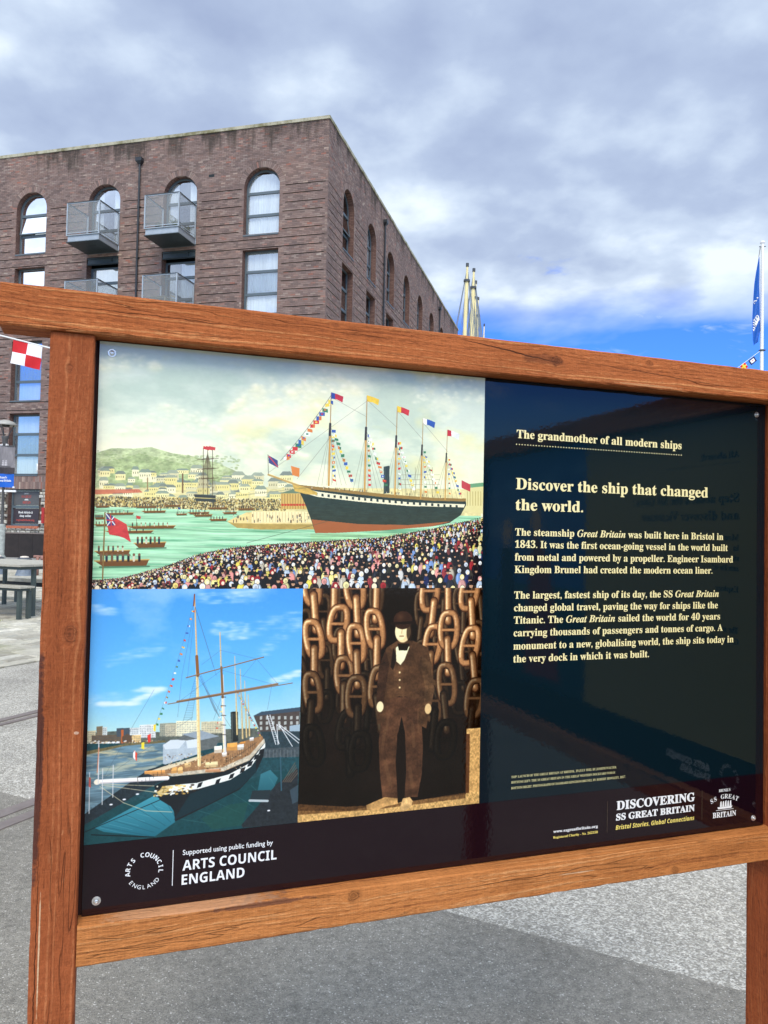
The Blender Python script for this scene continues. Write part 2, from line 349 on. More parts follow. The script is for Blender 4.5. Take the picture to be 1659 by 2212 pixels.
    for (ua, va, ub, vb, hw_) in splits:      # named long splits in the timber
        tt = k.math('DIVIDE', k.math('SUBTRACT', u, ua), ub - ua); wob2 = k.math('MULTIPLY', k.math('SUBTRACT', k.noise(k.comb(k.math('MULTIPLY', u, 30), seed, 0), 1.0, 4, 0.6), 0.5), 0.007)
        line_ = k.math('ADD', k.math('ADD', k.math('MULTIPLY', tt, vb - va), va), wob2)
        dd_ = k.math('ABSOLUTE', k.math('SUBTRACT', v, line_)); taper = k.math('MULTIPLY', k.math('MULTIPLY', tt, k.math('SUBTRACT', 1.0, tt)), 4 * hw_)
        m_ = k.math('MULTIPLY', k.math('MULTIPLY', k.math('SUBTRACT', taper, dd_), 3500.0), 1.0, clamp=True)
        crack = k.math('MAXIMUM', crack, m_); c = k.mix(k.math('MULTIPLY', m_, 0.85), c, tuple(q * 0.2 for q in dark))
    for (u0_, u1_, v0_, v1_, col_, st_) in stains:
        uu = k.math('MULTIPLY', k.math('SUBTRACT', u, (u0_ + u1_) / 2), 2 / (u1_ - u0_)); vv_ = k.math('MULTIPLY', k.math('SUBTRACT', v, (v0_ + v1_) / 2), 2 / (v1_ - v0_))
        e_ = k.math('ADD', k.math('MULTIPLY', uu, uu), k.math('MULTIPLY', vv_, vv_)); e_ = k.math('ADD', e_, k.math('MULTIPLY', k.math('SUBTRACT', k.noise(P, 55, 5, 0.7), 0.5), 2.2))
        c = k.mix(k.math('MULTIPLY', k.ramp(e_, [(0.5, 1), (0.95, 0)]), st_), c, col_)
    if kn is not None: c = k.mix(k.math('MULTIPLY', kn, 0.9), c, tuple(q * 0.35 for q in dark))
    wet = k.noise(k.mapv(P, (3, 3, 3), (seed, 0, 0)), 1.0, 3, 0.5)
    k.set(col=c, rough=k.ramp(wet, [(0.3, 0.7), (0.7, 0.85)]), spec=0.25)
    h = k.math('ADD', k.math('ADD', k.math('MULTIPLY', chat, 0.9), k.math('MULTIPLY', rings, 0.8)), k.math('ADD', k.math('MULTIPLY', broad, 0.5), k.math('MULTIPLY', crack, -1.6)))
    h = k.math('ADD', h, k.math('ADD', k.math('MULTIPLY', saw, 0.12), k.math('MULTIPLY', fib, 0.7)))
    k.bump(h, 0.9, 0.0030); return k.m
WD, WM_, WL = lin(128, 66, 32), lin(174, 97, 50), lin(206, 136, 82)
PD, PM_, PL = lin(114, 58, 30), lin(158, 84, 45), lin(184, 111, 67)
BD, BM_, BL_ = lin(150, 88, 46), lin(190, 120, 64), lin(214, 150, 94)
M_WTOP = wood('top rail timber', 'x', WD, WM_, WL, [(0.778, 1.822, 0.014, 1.0), (0.981, 1.837, 0.009, 0.8), (1.055, 1.838, 0.005, 0.6), (0.36, 1.842, 0.006, 0.4)], 1.3, splits=((0.585, 1.843, 0.790, 1.818, 0.0013), (0.80, 1.828, 1.20, 1.806, 0.0006), (-0.13, 1.826, 0.30, 1.822, 0.0005)), stains=((0.70, 0.80, 1.812, 1.834, lin(74, 38, 22), 0.45), (0.90, 1.06, 1.792, 1.797, lin(214, 160, 110), 0.6)))
M_WPOST = wood('post timber', 'z', PD, PM_, PL, [(1.3467, -0.0275, 0.015, 0.75), (1.7353, -0.0394, 0.008, 0.6), (0.62, -0.04, 0.010, 0.4)], 5.1, 0.5, splits=((0.45, -0.060, 1.10, -0.0585, 0.0007),), stains=((0.97, 1.34, -0.072, -0.0565, lin(74, 44, 38), 0.85), (0.80, 0.99, -0.0560, -0.0535, lin(226, 196, 156), 0.8), (0.60, 0.78, -0.0585, -0.0565, lin(226, 196, 150), 0.7), (1.20, 1.205, -0.018, -0.010, lin(214, 178, 150), 0.8)))
M_WBOT = wood('bottom rail timber', 'x', BD, BM_, BL_, [(0.4156, 0.911, 0.013, 1.0), (1.057, 0.873, 0.010, 0.75)], 9.7, splits=((0.02, 0.882, 0.30, 0.893, 0.0005), (0.55, 0.895, 0.95, 0.905, 0.0006)), stains=((0.17, 0.36, 0.9135, 0.9235, lin(84, 52, 46), 0.7), (0.80, 0.88, 0.894, 0.897, lin(226, 196, 160), 0.6), (0.02, 0.30, 0.920, 0.926, lin(214, 166, 128), 0.5)))
M_WSIDE = wood('corner post timber', 'z', lin(118, 52, 22), lin(160, 78, 36), lin(178, 98, 52), [(0.83, 1.31, 0.012, 0.5)], 14.2, 0.4)
k = NM('gap shadow board'); k.set(col=lin(58, 26, 20), rough=0.8); M_GAP = k.m

def gloss(name, col=None, img=None, peel=0.03):
    k = NM(name)
    if img is not None:
        t = k.n('ShaderNodeTexImage'); t.image = img; t.extension = 'EXTEND'
        k.l(t.outputs[0], k.b.inputs['Base Color'])
    else: k.set(col=col)
    k.set(rough=0.045, spec=0.5)
    P = k.pos(); h = k.math('ADD', k.math('MULTIPLY', k.noise(P, 140, 2, 0.5), 0.45), k.math('MULTIPLY', k.noise(P, 9, 2, 0.5), 1.6))
    k.bump(h, peel, 0.004); return k.m
M_NAVY = gloss('navy laminate', lin(6, 25, 33)); M_BAND = gloss('dark plum laminate', lin(24, 8, 17))
M_CREAM = gloss('cream lettering', lin(250, 236, 176)); M_WHITE = gloss('white lettering', lin(240, 242, 242))
M_GOLD = gloss('pale gold lettering', lin(214, 206, 150)); M_YELLOW = gloss('yellow lettering', lin(246, 226, 120))
M_PALE = gloss('pale yellow laminate', lin(176, 156, 84)); M_DKTEXT = gloss('dark lettering', lin(20, 24, 30))
M_DULL = gloss('dim dotted rule', lin(96, 84, 66))
M_BOLT = plain('bolt steel', (224, 224, 220), 0.30, 0.75, 0.1, 200)

# ---------------------------------------------------------------- flat prints, painted into memory
#PAINT
class Cv:
    """small painter: numpy canvas, drawing coordinates mapped by a homography from a measuring quad"""
    def __init__(s, w, h, quad, seed=1):
        s.w, s.h = w, h; s.a = np.zeros((h, w, 3), np.float32); s.r = np.random.RandomState(seed)
        A = []; B = []
        for (x, y), (X, Y) in zip(quad, ((0, 0), (w, 0), (w, h), (0, h))):
            A.append([x, y, 1, 0, 0, 0, -X * x, -X * y]); B.append(X); A.append([0, 0, 0, x, y, 1, -Y * x, -Y * y]); B.append(Y)
        s.H = np.append(np.linalg.solve(np.array(A, float), np.array(B, float)), 1).reshape(3, 3)
        s.k = math.sqrt(w * h) / math.sqrt(abs(quad[1][0] - quad[0][0]) * abs(quad[3][1] - quad[0][1]))
    def m(s, p):
        q = s.H @ np.array([p[0], p[1], 1.0]); return q[0] / q[2], q[1] / q[2]
    def noise(s, sx, sy, octv=5, pers=0.55, seed=0):
        r = np.random.RandomState(seed); o = np.zeros((s.h, s.w), np.float32); amp = 1; tot = 0
        for i in range(octv):
            nx, ny = max(2, int(sx)) + 2, max(2, int(sy)) + 2; g = r.rand(ny, nx).astype(np.float32)
            xs = np.linspace(0, nx - 1.001, s.w); ys = np.linspace(0, ny - 1.001, s.h)
            xi = xs.astype(int); yi = ys.astype(int); fx = xs - xi; fy = ys - yi; fx = fx * fx * (3 - 2 * fx); fy = fy * fy * (3 - 2 * fy)
            g0 = g[yi][:, xi] * (1 - fx) + g[yi][:, xi + 1] * fx; g1 = g[yi + 1][:, xi] * (1 - fx) + g[yi + 1][:, xi + 1] * fx
            o += amp * (g0 * (1 - fy)[:, None] + g1 * fy[:, None]); tot += amp; amp *= pers; sx *= 2; sy *= 2
        return o / tot
    def blend(s, sl, al, col):
        s.a[sl] = s.a[sl] * (1 - al[..., None]) + np.asarray(col, np.float32) * al[..., None]
    def polymask(s, pts, raw=False):
        q = np.array([p if raw else s.m(p) for p in pts]); x0, x1 = max(0, int(q[:, 0].min()) - 1), min(s.w, int(q[:, 0].max()) + 2)
        y0, y1 = max(0, int(q[:, 1].min()) - 1), min(s.h, int(q[:, 1].max()) + 2)
        if x1 <= x0 or y1 <= y0: return None, None
        X = np.arange(x0, x1) + 0.5; Y = (np.arange(y0, y1) + 0.5)[:, None]; ins = np.zeros((y1 - y0, x1 - x0), bool)
        for i in range(len(q)):
            (ax, ay), (bx, by) = q[i - 1], q[i]
            if ay == by: continue
            c = ((ay > Y) != (by > Y)); xx = ax + (Y - ay) * (bx - ax) / (by - ay); ins ^= (c & (X < xx))
        return (slice(y0, y1), slice(x0, x1)), ins
    def poly(s, pts, col, al=1.0, tex=None, raw=False):
        sl, ins = s.polymask(pts, raw)
        if sl is None: return
        a = ins.astype(np.float32) * al
        if tex is not None: col = np.asarray(col, np.float32) * (1 + tex[sl][..., None])
        s.blend(sl, a, col)
    def grad(s, pts, c0, c1, vert=True):
        sl, ins = s.polymask(pts)
        if sl is None: return
        n = ins.shape[0] if vert else ins.shape[1]; t = np.linspace(0, 1, n)[:, None] if vert else np.linspace(0, 1, n)[None, :]
        t = np.broadcast_to(t, ins.shape)[..., None]; s.blend(sl, ins.astype(np.float32), np.asarray(c0) * (1 - t) + np.asarray(c1) * t)
    def line(s, p, q, wd, col, al=1.0):
        (ax, ay), (bx, by) = s.m(p), s.m(q); r = wd * s.k / 2
        x0, x1 = max(0, int(min(ax, bx) - r - 2)), min(s.w, int(max(ax, bx) + r + 3)); y0, y1 = max(0, int(min(ay, by) - r - 2)), min(s.h, int(max(ay, by) + r + 3))
        if x1 <= x0 or y1 <= y0: return
        X = np.arange(x0, x1) + 0.5 - ax; Y = (np.arange(y0, y1) + 0.5 - ay)[:, None]; dx, dy = bx - ax, by - ay; L = dx * dx + dy * dy + 1e-9
        t = np.clip((X * dx + Y * dy) / L, 0, 1); d = np.hypot(X - t * dx, Y - t * dy)
        s.blend((slice(y0, y1), slice(x0, x1)), np.clip(r + 0.5 - d, 0, 1) * min(1, al * min(1, 2 * r + 0.35)), col)
    def pl(s, pts, wd, col, al=1.0):
        for a, b in zip(pts[:-1], pts[1:]): s.line(a, b, wd, col, al)
    def ell(s, c, rx, ry, col, al=1.0, soft=1.0):
        cx, cy = s.m(c); rx *= s.k; ry *= s.k
        x0, x1 = max(0, int(cx - rx * soft - 2)), min(s.w, int(cx + rx * soft + 3)); y0, y1 = max(0, int(cy - ry * soft - 2)), min(s.h, int(cy + ry * soft + 3))
        if x1 <= x0 or y1 <= y0: return
        X = (np.arange(x0, x1) + 0.5 - cx) / rx; Y = ((np.arange(y0, y1) + 0.5 - cy) / ry)[:, None]; d = np.hypot(X, Y)
        a = np.clip((1 - d) * min(rx, ry) + 0.5, 0, 1) if soft == 1.0 else np.clip(1 - d / soft, 0, 1) ** 1.5
        s.blend((slice(y0, y1), slice(x0, x1)), a * al, col)
    def soft(s, n=1):
        for _ in range(n):
            p = np.pad(s.a, ((1, 1), (1, 1), (0, 0)), 'edge'); s.a = (p[:-2, 1:-1] + p[2:, 1:-1] + p[1:-1, :-2] + p[1:-1, 2:] + 2 * p[1:-1, 1:-1]) / 6
        return s
    def image(s, name):
        a = np.clip(s.a / 255, 0, 1)[::-1]; rgba = np.ones((s.h, s.w, 4), np.float32); rgba[..., :3] = a
        im = bpy.data.images.new(name, s.w, s.h); im.pixels.foreach_set(rgba.ravel()); im.update(); im.pack(); return im

FLAGC = [(205, 50, 45), (235, 205, 70), (60, 90, 160), (240, 240, 225), (60, 120, 80), (215, 120, 50)]
def bunting(c, p, q, n, sz, sag=0.0, al=0.95, seed=0):
    r = random.Random(seed); pts = []
    for i in range(n + 1):
        t = i / n; pts.append((p[0] + (q[0] - p[0]) * t, p[1] + (q[1] - p[1]) * t + sag * 4 * t * (1 - t)))
    c.pl(pts, sz * 0.12, (90, 90, 80), 0.6)
    for (x, y) in pts[1:-1]:
        w = sz * r.uniform(.8, 1.2); h = sz * r.uniform(.6, .9); tl = r.uniform(-.2, .4)
        c.poly([(x, y), (x + w, y + w * tl), (x + w, y + w * tl + h), (x, y + h)], r.choice(FLAGC), al)
        k_ = r.random()
        if k_ < .4: c.poly([(x + w * .5, y + w * tl * .5), (x + w, y + w * tl), (x + w, y + w * tl + h), (x + w * .5, y + h)], r.choice(FLAGC), al)
        elif k_ < .7: c.poly([(x + w * .3, y + h * .3), (x + w * .7, y + h * .3), (x + w * .7, y + h * .7), (x + w * .3, y + h * .7)], r.choice(FLAGC), al)

def paint_harbour():
    c = Cv(1500, 870, [(40, 38), (1617, 192), (1602, 1055), (10, 1055)], 3); r = random.Random(5)
    h, w = c.h, c.w; yy = np.linspace(0, 1, h)[:, None, None]
    top = np.array([190, 204, 190]); mid = np.array([226, 230, 202]); low = np.array([238, 234, 196])
    c.a[:] = np.where(yy < .35, top + (mid - top) * (yy / .35), mid + (low - mid) * np.clip((yy - .35) / .25, 0, 1))
    n1 = c.noise(4, 3, 6, .55, 11); n2 = c.noise(3, 4, 6, .6, 12)
    m = np.clip((n1 - .5) * 6, 0, 1)[..., None]; c.a = c.a * (1 - m * .55) + np.array([246, 242, 204]) * m * .55
    m = np.clip((n2 - .52) * 7, 0, 1)[..., None]; c.a = c.a * (1 - m * .6) + np.array([176, 194, 172]) * m * .6
    m = np.clip((c.noise(5, 5, 5, .5, 14) - .58) * 7, 0, 1)[..., None]; c.a = c.a * (1 - m * .45) + np.array([238, 226, 150]) * m * .45
    def puffs(cx, cy, W_, H_, n, tone):
        for i in range(n):
            t = r.random(); x = cx + (t - .5) * W_; top_ = H_ * (1 - abs(2 * t - 1) ** 2); y = cy - r.random() * top_
            rr = r.uniform(14, 34); c.ell((x, y), rr, rr * .7, tone, .16, 1.5)
            c.ell((x - 4, y - rr * .35), rr * .6, rr * .35, (252, 248, 222), .30, 1.4)
    puffs(760, 330, 380, 130, 120, (232, 226, 176)); puffs(330, 420, 420, 120, 110, (214, 218, 178)); puffs(960, 260, 300, 90, 90, (238, 232, 186))
    puffs(1480, 300, 300, 160, 90, (212, 220, 190)); puffs(150, 160, 320, 70, 60, (226, 228, 186)); puffs(640, 520, 500, 90, 90, (234, 230, 188))
    gr = (c.noise(60, 60, 4, .7, 5) - .5) * .5
    c.poly([(15, 500), (90, 478), (180, 480), (250, 474), (330, 498), (420, 512), (520, 540), (600, 575), (690, 610), (700, 700), (10, 700)], (182, 192, 142), 1, gr)
    c.poly([(60, 540), (200, 500), (330, 530), (470, 570), (560, 610), (560, 660), (60, 660)], (160, 176, 118), .6, gr)
    for i in range(420):
        x = r.uniform(20, 610); y = r.uniform(488, 600) + x * .04; c.ell((x, y), r.uniform(3, 8), r.uniform(2, 4), r.choice([(150, 166, 108), (188, 196, 140), (136, 154, 100)]), .5)
    # town
    c.poly([(10, 640), (800, 640), (1600, 650), (1600, 780), (10, 740)], (222, 210, 150), 1, gr * .6)
    for i in range(110):
        x = r.uniform(15, 800); y = r.uniform(560, 690) if x < 420 else r.uniform(590, 690); W_ = r.uniform(24, 62); H_ = r.uniform(14, 34)
        c.poly([(x, y), (x + W_, y), (x + W_, y + H_), (x, y + H_)], r.choice([(236, 224, 160), (228, 214, 140), (214, 206, 160), (240, 232, 188)]), .95)
        c.poly([(x - 3, y), (x + W_ * .2, y - H_ * .5), (x + W_ * .8, y - H_ * .5), (x + W_ + 3, y)], r.choice([(134, 148, 130), (156, 164, 142), (122, 130, 118)]), .9)
        for j in range(int(W_ / 9)): c.poly([(x + 4 + j * 9, y + H_ * .3), (x + 7 + j * 9, y + H_ * .3), (x + 7 + j * 9, y + H_ * .6), (x + 4 + j * 9, y + H_ * .6)], (110, 100, 70), .8)
    c.line((378, 585), (378, 660), 6, (120, 92, 60)); c.line((235, 650), (235, 600), 4, (150, 120, 80))
    for i in range(2600):
        x = r.uniform(12, 800); y = r.uniform(676, 722) + 14 * x / 800; c.ell((x, y), 2.4, 3.2, r.choice([(70, 60, 40), (120, 96, 60), (196, 170, 96), (150, 130, 80), (60, 66, 60), (214, 196, 140)]), .85)
    c.poly([(12, 648), (200, 646), (215, 660), (12, 668)], (196, 96, 70), .8)
    # water
    W_ = [(12, 716), (420, 730), (820, 745), (1600, 760), (1600, 1056), (8, 1056)]
    st = (c.noise(7, 160, 5, .62, 21) - .5)
    c.poly(W_, (158, 208, 166), 1, st * .55)
    sl, ins = c.polymask(W_); m = np.clip((c.noise(5, 90, 5, .6, 22)[sl] - .5) * 5, 0, 1) * ins; c.blend(sl, m * .6, (206, 238, 204))
    m = np.clip((c.noise(6, 130, 5, .6, 27)[sl] - .56) * 6, 0, 1) * ins; c.blend(sl, m * .55, (66, 140, 100))
    c.poly([(900, 830), (1320, 830), (1500, 800), (1600, 780), (1600, 870), (900, 900)], (160, 205, 150), .7, st)
    # quay + grandstand
    c.poly([(560, 778), (640, 742), (905, 742), (918, 812), (700, 812), (600, 805)], (226, 204, 138), 1, gr * .4)
    c.poly([(560, 780), (600, 806), (700, 813), (918, 813), (918, 792), (700, 790), (590, 786)], (176, 150, 84), 1, gr * .4)
    c.poly([(660, 740), (905, 740), (905, 785), (660, 785)], (238, 222, 168), 1)
    for i in range(18): c.line((668 + i * 13, 742), (668 + i * 13, 782), 1.5, (170, 144, 90), .8)
    c.poly([(780, 665), (880, 665), (885, 730), (778, 730)], (206, 172, 96), 1); c.poly([(772, 665), (830, 648), (888, 665)], (110, 128, 100), 1)
    for i in range(9): c.line((784 + i * 11, 668), (784 + i * 11, 728), 1.6, (120, 70, 40)); 
    for i in range(9): c.ell((786 + i * 12, 712), 6, 5, (190, 60, 44), .9)
    for i in range(40): fig_s(c, r, r.uniform(580, 905), r.uniform(760, 786), 7)
    # boats
    def boat(x, y, L, s_=1, n=6, fl=None):
        c.poly([(x, y), (x + L, y - 2 * s_), (x + L * .95, y + 7 * s_), (x + L * .15, y + 8 * s_)], (112, 74, 40), 1); c.line((x, y), (x + L, y - 2 * s_), 1.6 * s_, (198, 162, 92))
        c.line((x + L * .1, y + 9 * s_), (x + L, y + 8 * s_), 2.5 * s_, (60, 96, 70), .7)
        for i in range(n): fig_s(c, r, x + L * (.12 + .8 * i / n), y - 1, 7 * s_)
        if fl: c.line((x + L * .2, y), (x + L * .2, y - 34 * s_), 1.2, (80, 70, 50)); c.poly([(x + L * .2, y - 34 * s_), (x + L * .2 + 14 * s_, y - 30 * s_), (x + L * .2 + 12 * s_, y - 22 * s_), (x + L * .2, y - 24 * s_)], fl)
    for a in [(20, 714, 60), (60, 744, 120), (180, 716, 90), (210, 736, 100), (350, 748, 46, .8, 4, (50, 70, 130)), (398, 742, 90), (420, 752, 80), (300, 712, 70), (480, 722, 80), (485, 770, 74, 1, 5), (540, 742, 60), (20, 762, 40), (16, 790, 90), (600, 726, 70)]: boat(*a)
    boat(150, 798, 200, 1.3, 9, (190, 60, 60)); boat(60, 818, 200, 1.2, 6)
    boat(180, 868, 130, 2.4, 6); boat(20, 900, 145, 2.0, 6); boat(20, 940, 222, 2.8, 8)
    # ensign in the boat at lower left
    c.line((62, 742), (52, 1035), 5, (128, 104, 62))
    c.poly([(64, 742), (108, 766), (150, 790), (158, 828), (168, 864), (140, 846), (116, 838), (80, 832), (72, 800)], (196, 62, 66), 1, gr * .6)
    c.poly([(64, 742), (96, 758), (104, 794), (72, 796)], (44, 56, 118)); c.line((66, 746), (102, 792), 4, (232, 228, 220)); c.line((98, 760), (72, 794), 4, (232, 228, 220)); c.line((84, 752), (88, 794), 4, (206, 60, 62)); c.line((68, 772), (102, 776), 4, (206, 60, 62))
    # small ship at anchor
    for x in (462, 480, 500):
        c.line((x, 690), (x, 480), 2.2, (84, 66, 44)); 
        for y in (520, 560, 600): c.line((x - 24, y + 6), (x + 24, y), 1.8, (84, 66, 44))
    for i in range(22):
        x = 430 + i * 4.4; c.line((480, 500), (x, 668), .9, (100, 84, 56), .7)
    c.poly([(424, 668), (512, 672), (514, 700), (432, 696)], (56, 60, 60)); c.line((428, 682), (514, 686), 3, (216, 196, 120))
    for x in (462, 474, 486): c.poly([(x, 470), (x + 26, 476), (x + 24, 488), (x, 482)], (200, 66, 60))
    # crane-like masts far right + arcade
    c.poly([(1535, 640), (1610, 634), (1606, 750), (1530, 740)], (222, 212, 150), 1); c.poly([(1530, 630), (1612, 622), (1612, 638), (1530, 646)], (112, 160, 120))
    for i in range(6): c.line((1544 + i * 11, 660), (1544 + i * 11, 716), 4, (188, 172, 110))
    for x in (1290, 1400, 1330):
        c.line((x, 690), (x, 560), 2, (140, 130, 90), .8)
        for y in (590, 610, 630): c.line((x - 30, y), (x + 30, y), 1.6, (140, 130, 90), .8)
    # the ship: hull
    hull = [(838, 628), (1000, 648), (1200, 672), (1400, 690), (1538, 694), (1538, 716), (1516, 756), (1470, 788), (1400, 802), (1200, 818), (1000, 828), (920, 828), (905, 780), (880, 712), (858, 664)]
    c.poly(hull, (40, 54, 50), 1, gr * .6)
    sl, ins = c.polymask([(905, 772), (1100, 792), (1300, 796), (1478, 782), (1400, 802), (1200, 818), (1000, 828), (920, 828)]); c.blend(sl, ins.astype(np.float32), (160, 92, 56))
    for i in range(900):
        x = r.uniform(870, 1500); y = r.uniform(690, 800); c.line((x, y), (x + 20, y + 1), 1, r.choice([(88, 112, 96), (26, 36, 38)]), .18) if y < 716 + (x - 870) * .06 + 56 else None
    c.poly([(856, 640), (930, 658), (1100, 682), (1300, 702), (1534, 712), (1530, 724), (1300, 718), (1100, 700), (930, 680), (862, 660)], (234, 226, 190))
    for i in range(24):
        t = i / 24; x = 920 + 600 * t; y = 662 + 54 * t ** .8; c.poly([(x, y), (x + 9, y + 1), (x + 9, y + 12), (x, y + 11)], (46, 56, 54))
    c.poly([(838, 628), (1000, 646), (1200, 668), (1400, 684), (1538, 688), (1538, 700), (1400, 697), (1200, 682), (1000, 659), (842, 642)], (150, 118, 62))
    c.poly([(826, 628), (870, 636), (926, 660), (928, 672), (880, 668), (836, 656)], (206, 170, 84), 1, gr); c.line((728, 588), (850, 632), 8, (186, 152, 88)); c.line((728, 584), (850, 628), 2, (236, 214, 150))
    c.poly([(1200, 556), (1224, 552), (1224, 664), (1200, 668)], (52, 62, 58)); c.line((1205, 556), (1205, 664), 3, (96, 108, 96), .7)
    for i in range(30): fig_s(c, r, r.uniform(900, 1500), 0, 6, ground=lambda x: 640 + (x - 860) * .075)
    masts = [(985, 250, 632, 5), (1132, 262, 656, 5), (1256, 306, 672, 4.4), (1362, 356, 686, 4), (1462, 404, 692, 3.4)]
    for i, (x, t_, b_, w_) in enumerate(masts):
        xb = x - 18
        for j in range(7):
            c.line((x - 6, t_ + (b_ - t_) * .42), (xb - 40 + j * 20, b_), 1.0, (96, 86, 66), .75)
        c.line((x, t_ + 4), (x - 4, t_ + (b_ - t_) * .4), w_ * .75, (168, 130, 76)); c.line((x - 4, t_ + (b_ - t_) * .36), (xb + 8, b_), w_ * 1.6, (198, 150, 74)); c.line((x - 4, t_ + (b_ - t_) * .34), (x - 6, t_ + (b_ - t_) * .46), w_ * 2, (60, 52, 40))
        fc = [(196, 60, 58), (238, 200, 60), (200, 60, 50), (60, 90, 160), (230, 230, 220)][i]
        c.poly([(x, t_), (x + 26, t_ + 8), (x + 50, t_ + 18), (x + 46, t_ + 42), (x + 24, t_ + 30), (x, t_ + 26)], fc, 1, gr * .5)
        c.poly([(x, t_), (x + 16, t_ + 5), (x + 16, t_ + 28), (x, t_ + 26)], [(60, 80, 150), (238, 200, 60), (238, 200, 60), (240, 236, 220), (190, 50, 50)][i])
        if i < 4: c.line((x, t_ + 20), (masts[i + 1][0], masts[i + 1][1] + 90), 1.1, (100, 92, 72), .7)
        bunting(c, (x - 4, t_ + (b_ - t_) * .36), (x + 84 - i * 8, b_ - 10), 14 - i, 14 - i, 0, .95, i); bunting(c, (x, t_ + (b_ - t_) * .42), (x + 6, b_ - 10), 12 - i, 12 - i, 0, .95, 10 + i)
    bunting(c, (985, 262), (778, 530), 17, 21, 10, .95, 44); c.line((728, 580), (1132, 286), 1.2, (110, 100, 80), .6); c.line((845, 606), (985, 430), 1.1, (90, 80, 60), .7); c.line((726, 506), (728, 586), 2, (90, 80, 60))
    c.poly([(728, 508), (766, 530), (768, 560), (730, 540)], (70, 72, 120)); c.line((730, 512), (766, 556), 4, (210, 70, 66)); c.poly([(820, 552), (856, 562), (854, 598), (826, 590)], (216, 130, 60))
    c.poly([(1520, 612), (1556, 630), (1556, 660), (1520, 644)], (190, 66, 70)); c.line((12, 742), (900, 640), 1.4, (90, 96, 76), .7); c.line((640, 868), (970, 780), 1.6, (70, 80, 66), .8)
    # crowd on the near bank
    rows = 24; COLS = [(22, 24, 30)] * 17 + [(40, 44, 54), (30, 42, 84), (44, 46, 40), (150, 40, 46), (232, 214, 92), (238, 226, 140), (196, 214, 230), (120, 150, 196), (226, 150, 140), (234, 232, 220), (70, 60, 50), (110, 60, 58)]
    def edge(x): return float(np.interp(x, [0, 130, 300, 440, 560, 700, 950, 1200, 1400, 1600], [1020, 1010, 965, 915, 890, 876, 862, 846, 812, 768]))
    c.poly([(0, 1022)] + [(x, edge(x)) for x in range(60, 1620, 60)] + [(1620, 1060), (0, 1060)], (58, 56, 50), 1, gr)
    t = 0.0
    BR = [(232, 214, 92), (238, 226, 150), (196, 214, 230), (226, 160, 150), (236, 234, 224), (120, 150, 196), (150, 40, 46), (206, 196, 170)]
    while t < 1.06:
        sz = 3.4 + 13.5 * min(t, 1) ** 1.1
        x = r.uniform(-6, 10)
        while x < 1618:
            e = edge(x); y = e + (1050 - e) * t + r.uniform(-.5, .5) * sz; s_ = sz * (.55 + .45 * min(1, (1056 - e) / 190)) * r.uniform(.85, 1.15)
            b = tuple(q * .8 + 22 for q in r.choice(BR)) if r.random() < .20 else r.choice(COLS); hat = r.random() < .64
            c.ell((x, y + s_ * 2.6), s_ * 1.35, s_ * 2.2, tuple(q * .7 for q in b)); c.ell((x - s_ * .15, y + s_ * 2.5), s_ * 1.15, s_ * 2.0, b)
            if s_ > 6: c.line((x - s_ * .5, y + s_ * 1.6), (x - s_ * .7, y + s_ * 3.4), s_ * .35, tuple(min(255, q * 1.3 + 14) for q in b), .5)
            hc = (24, 24, 28) if hat else r.choice([(240, 226, 190), (232, 208, 120), (226, 156, 146), (236, 236, 228), (206, 214, 220), (160, 44, 50), (240, 226, 160)])
            if hat: c.ell((x, y + s_ * .25), s_ * .5, s_ * .58, (190, 146, 112)); c.poly([(x - s_ * .46, y - s_ * .85), (x + s_ * .46, y - s_ * .85), (x + s_ * .42, y + s_ * .05), (x - s_ * .42, y + s_ * .05)], hc); c.line((x - s_ * .72, y), (x + s_ * .72, y), s_ * .22, hc)
            else: c.ell((x, y), s_ * .82, s_ * .92, (50, 44, 40)); c.ell((x, y), s_ * .72, s_ * .82, hc); c.ell((x + s_ * .12, y + s_ * .2), s_ * .40, s_ * .48, (242, 222, 190) if r.random() < .5 else tuple(q * .82 for q in hc))
            x += s_ * r.uniform(2.0, 3.3)
        t += sz * 1.55 / 190
    c.a = c.a * (1 + gr[..., None] * .10)
    c.a = np.clip((c.a - 128) * 1.07 + 133, 0, 255)
    return c
def fig_s(c, r, x, y, s, ground=None):
    if ground: y = ground(x)
    c.line((x, y), (x, y - s), s * .45, r.choice([(40, 44, 60), (34, 34, 38), (206, 198, 170), (110, 84, 60), (60, 60, 66)]), 1); c.ell((x, y - s * 1.25), s * .24, s * .3, (120, 90, 66))

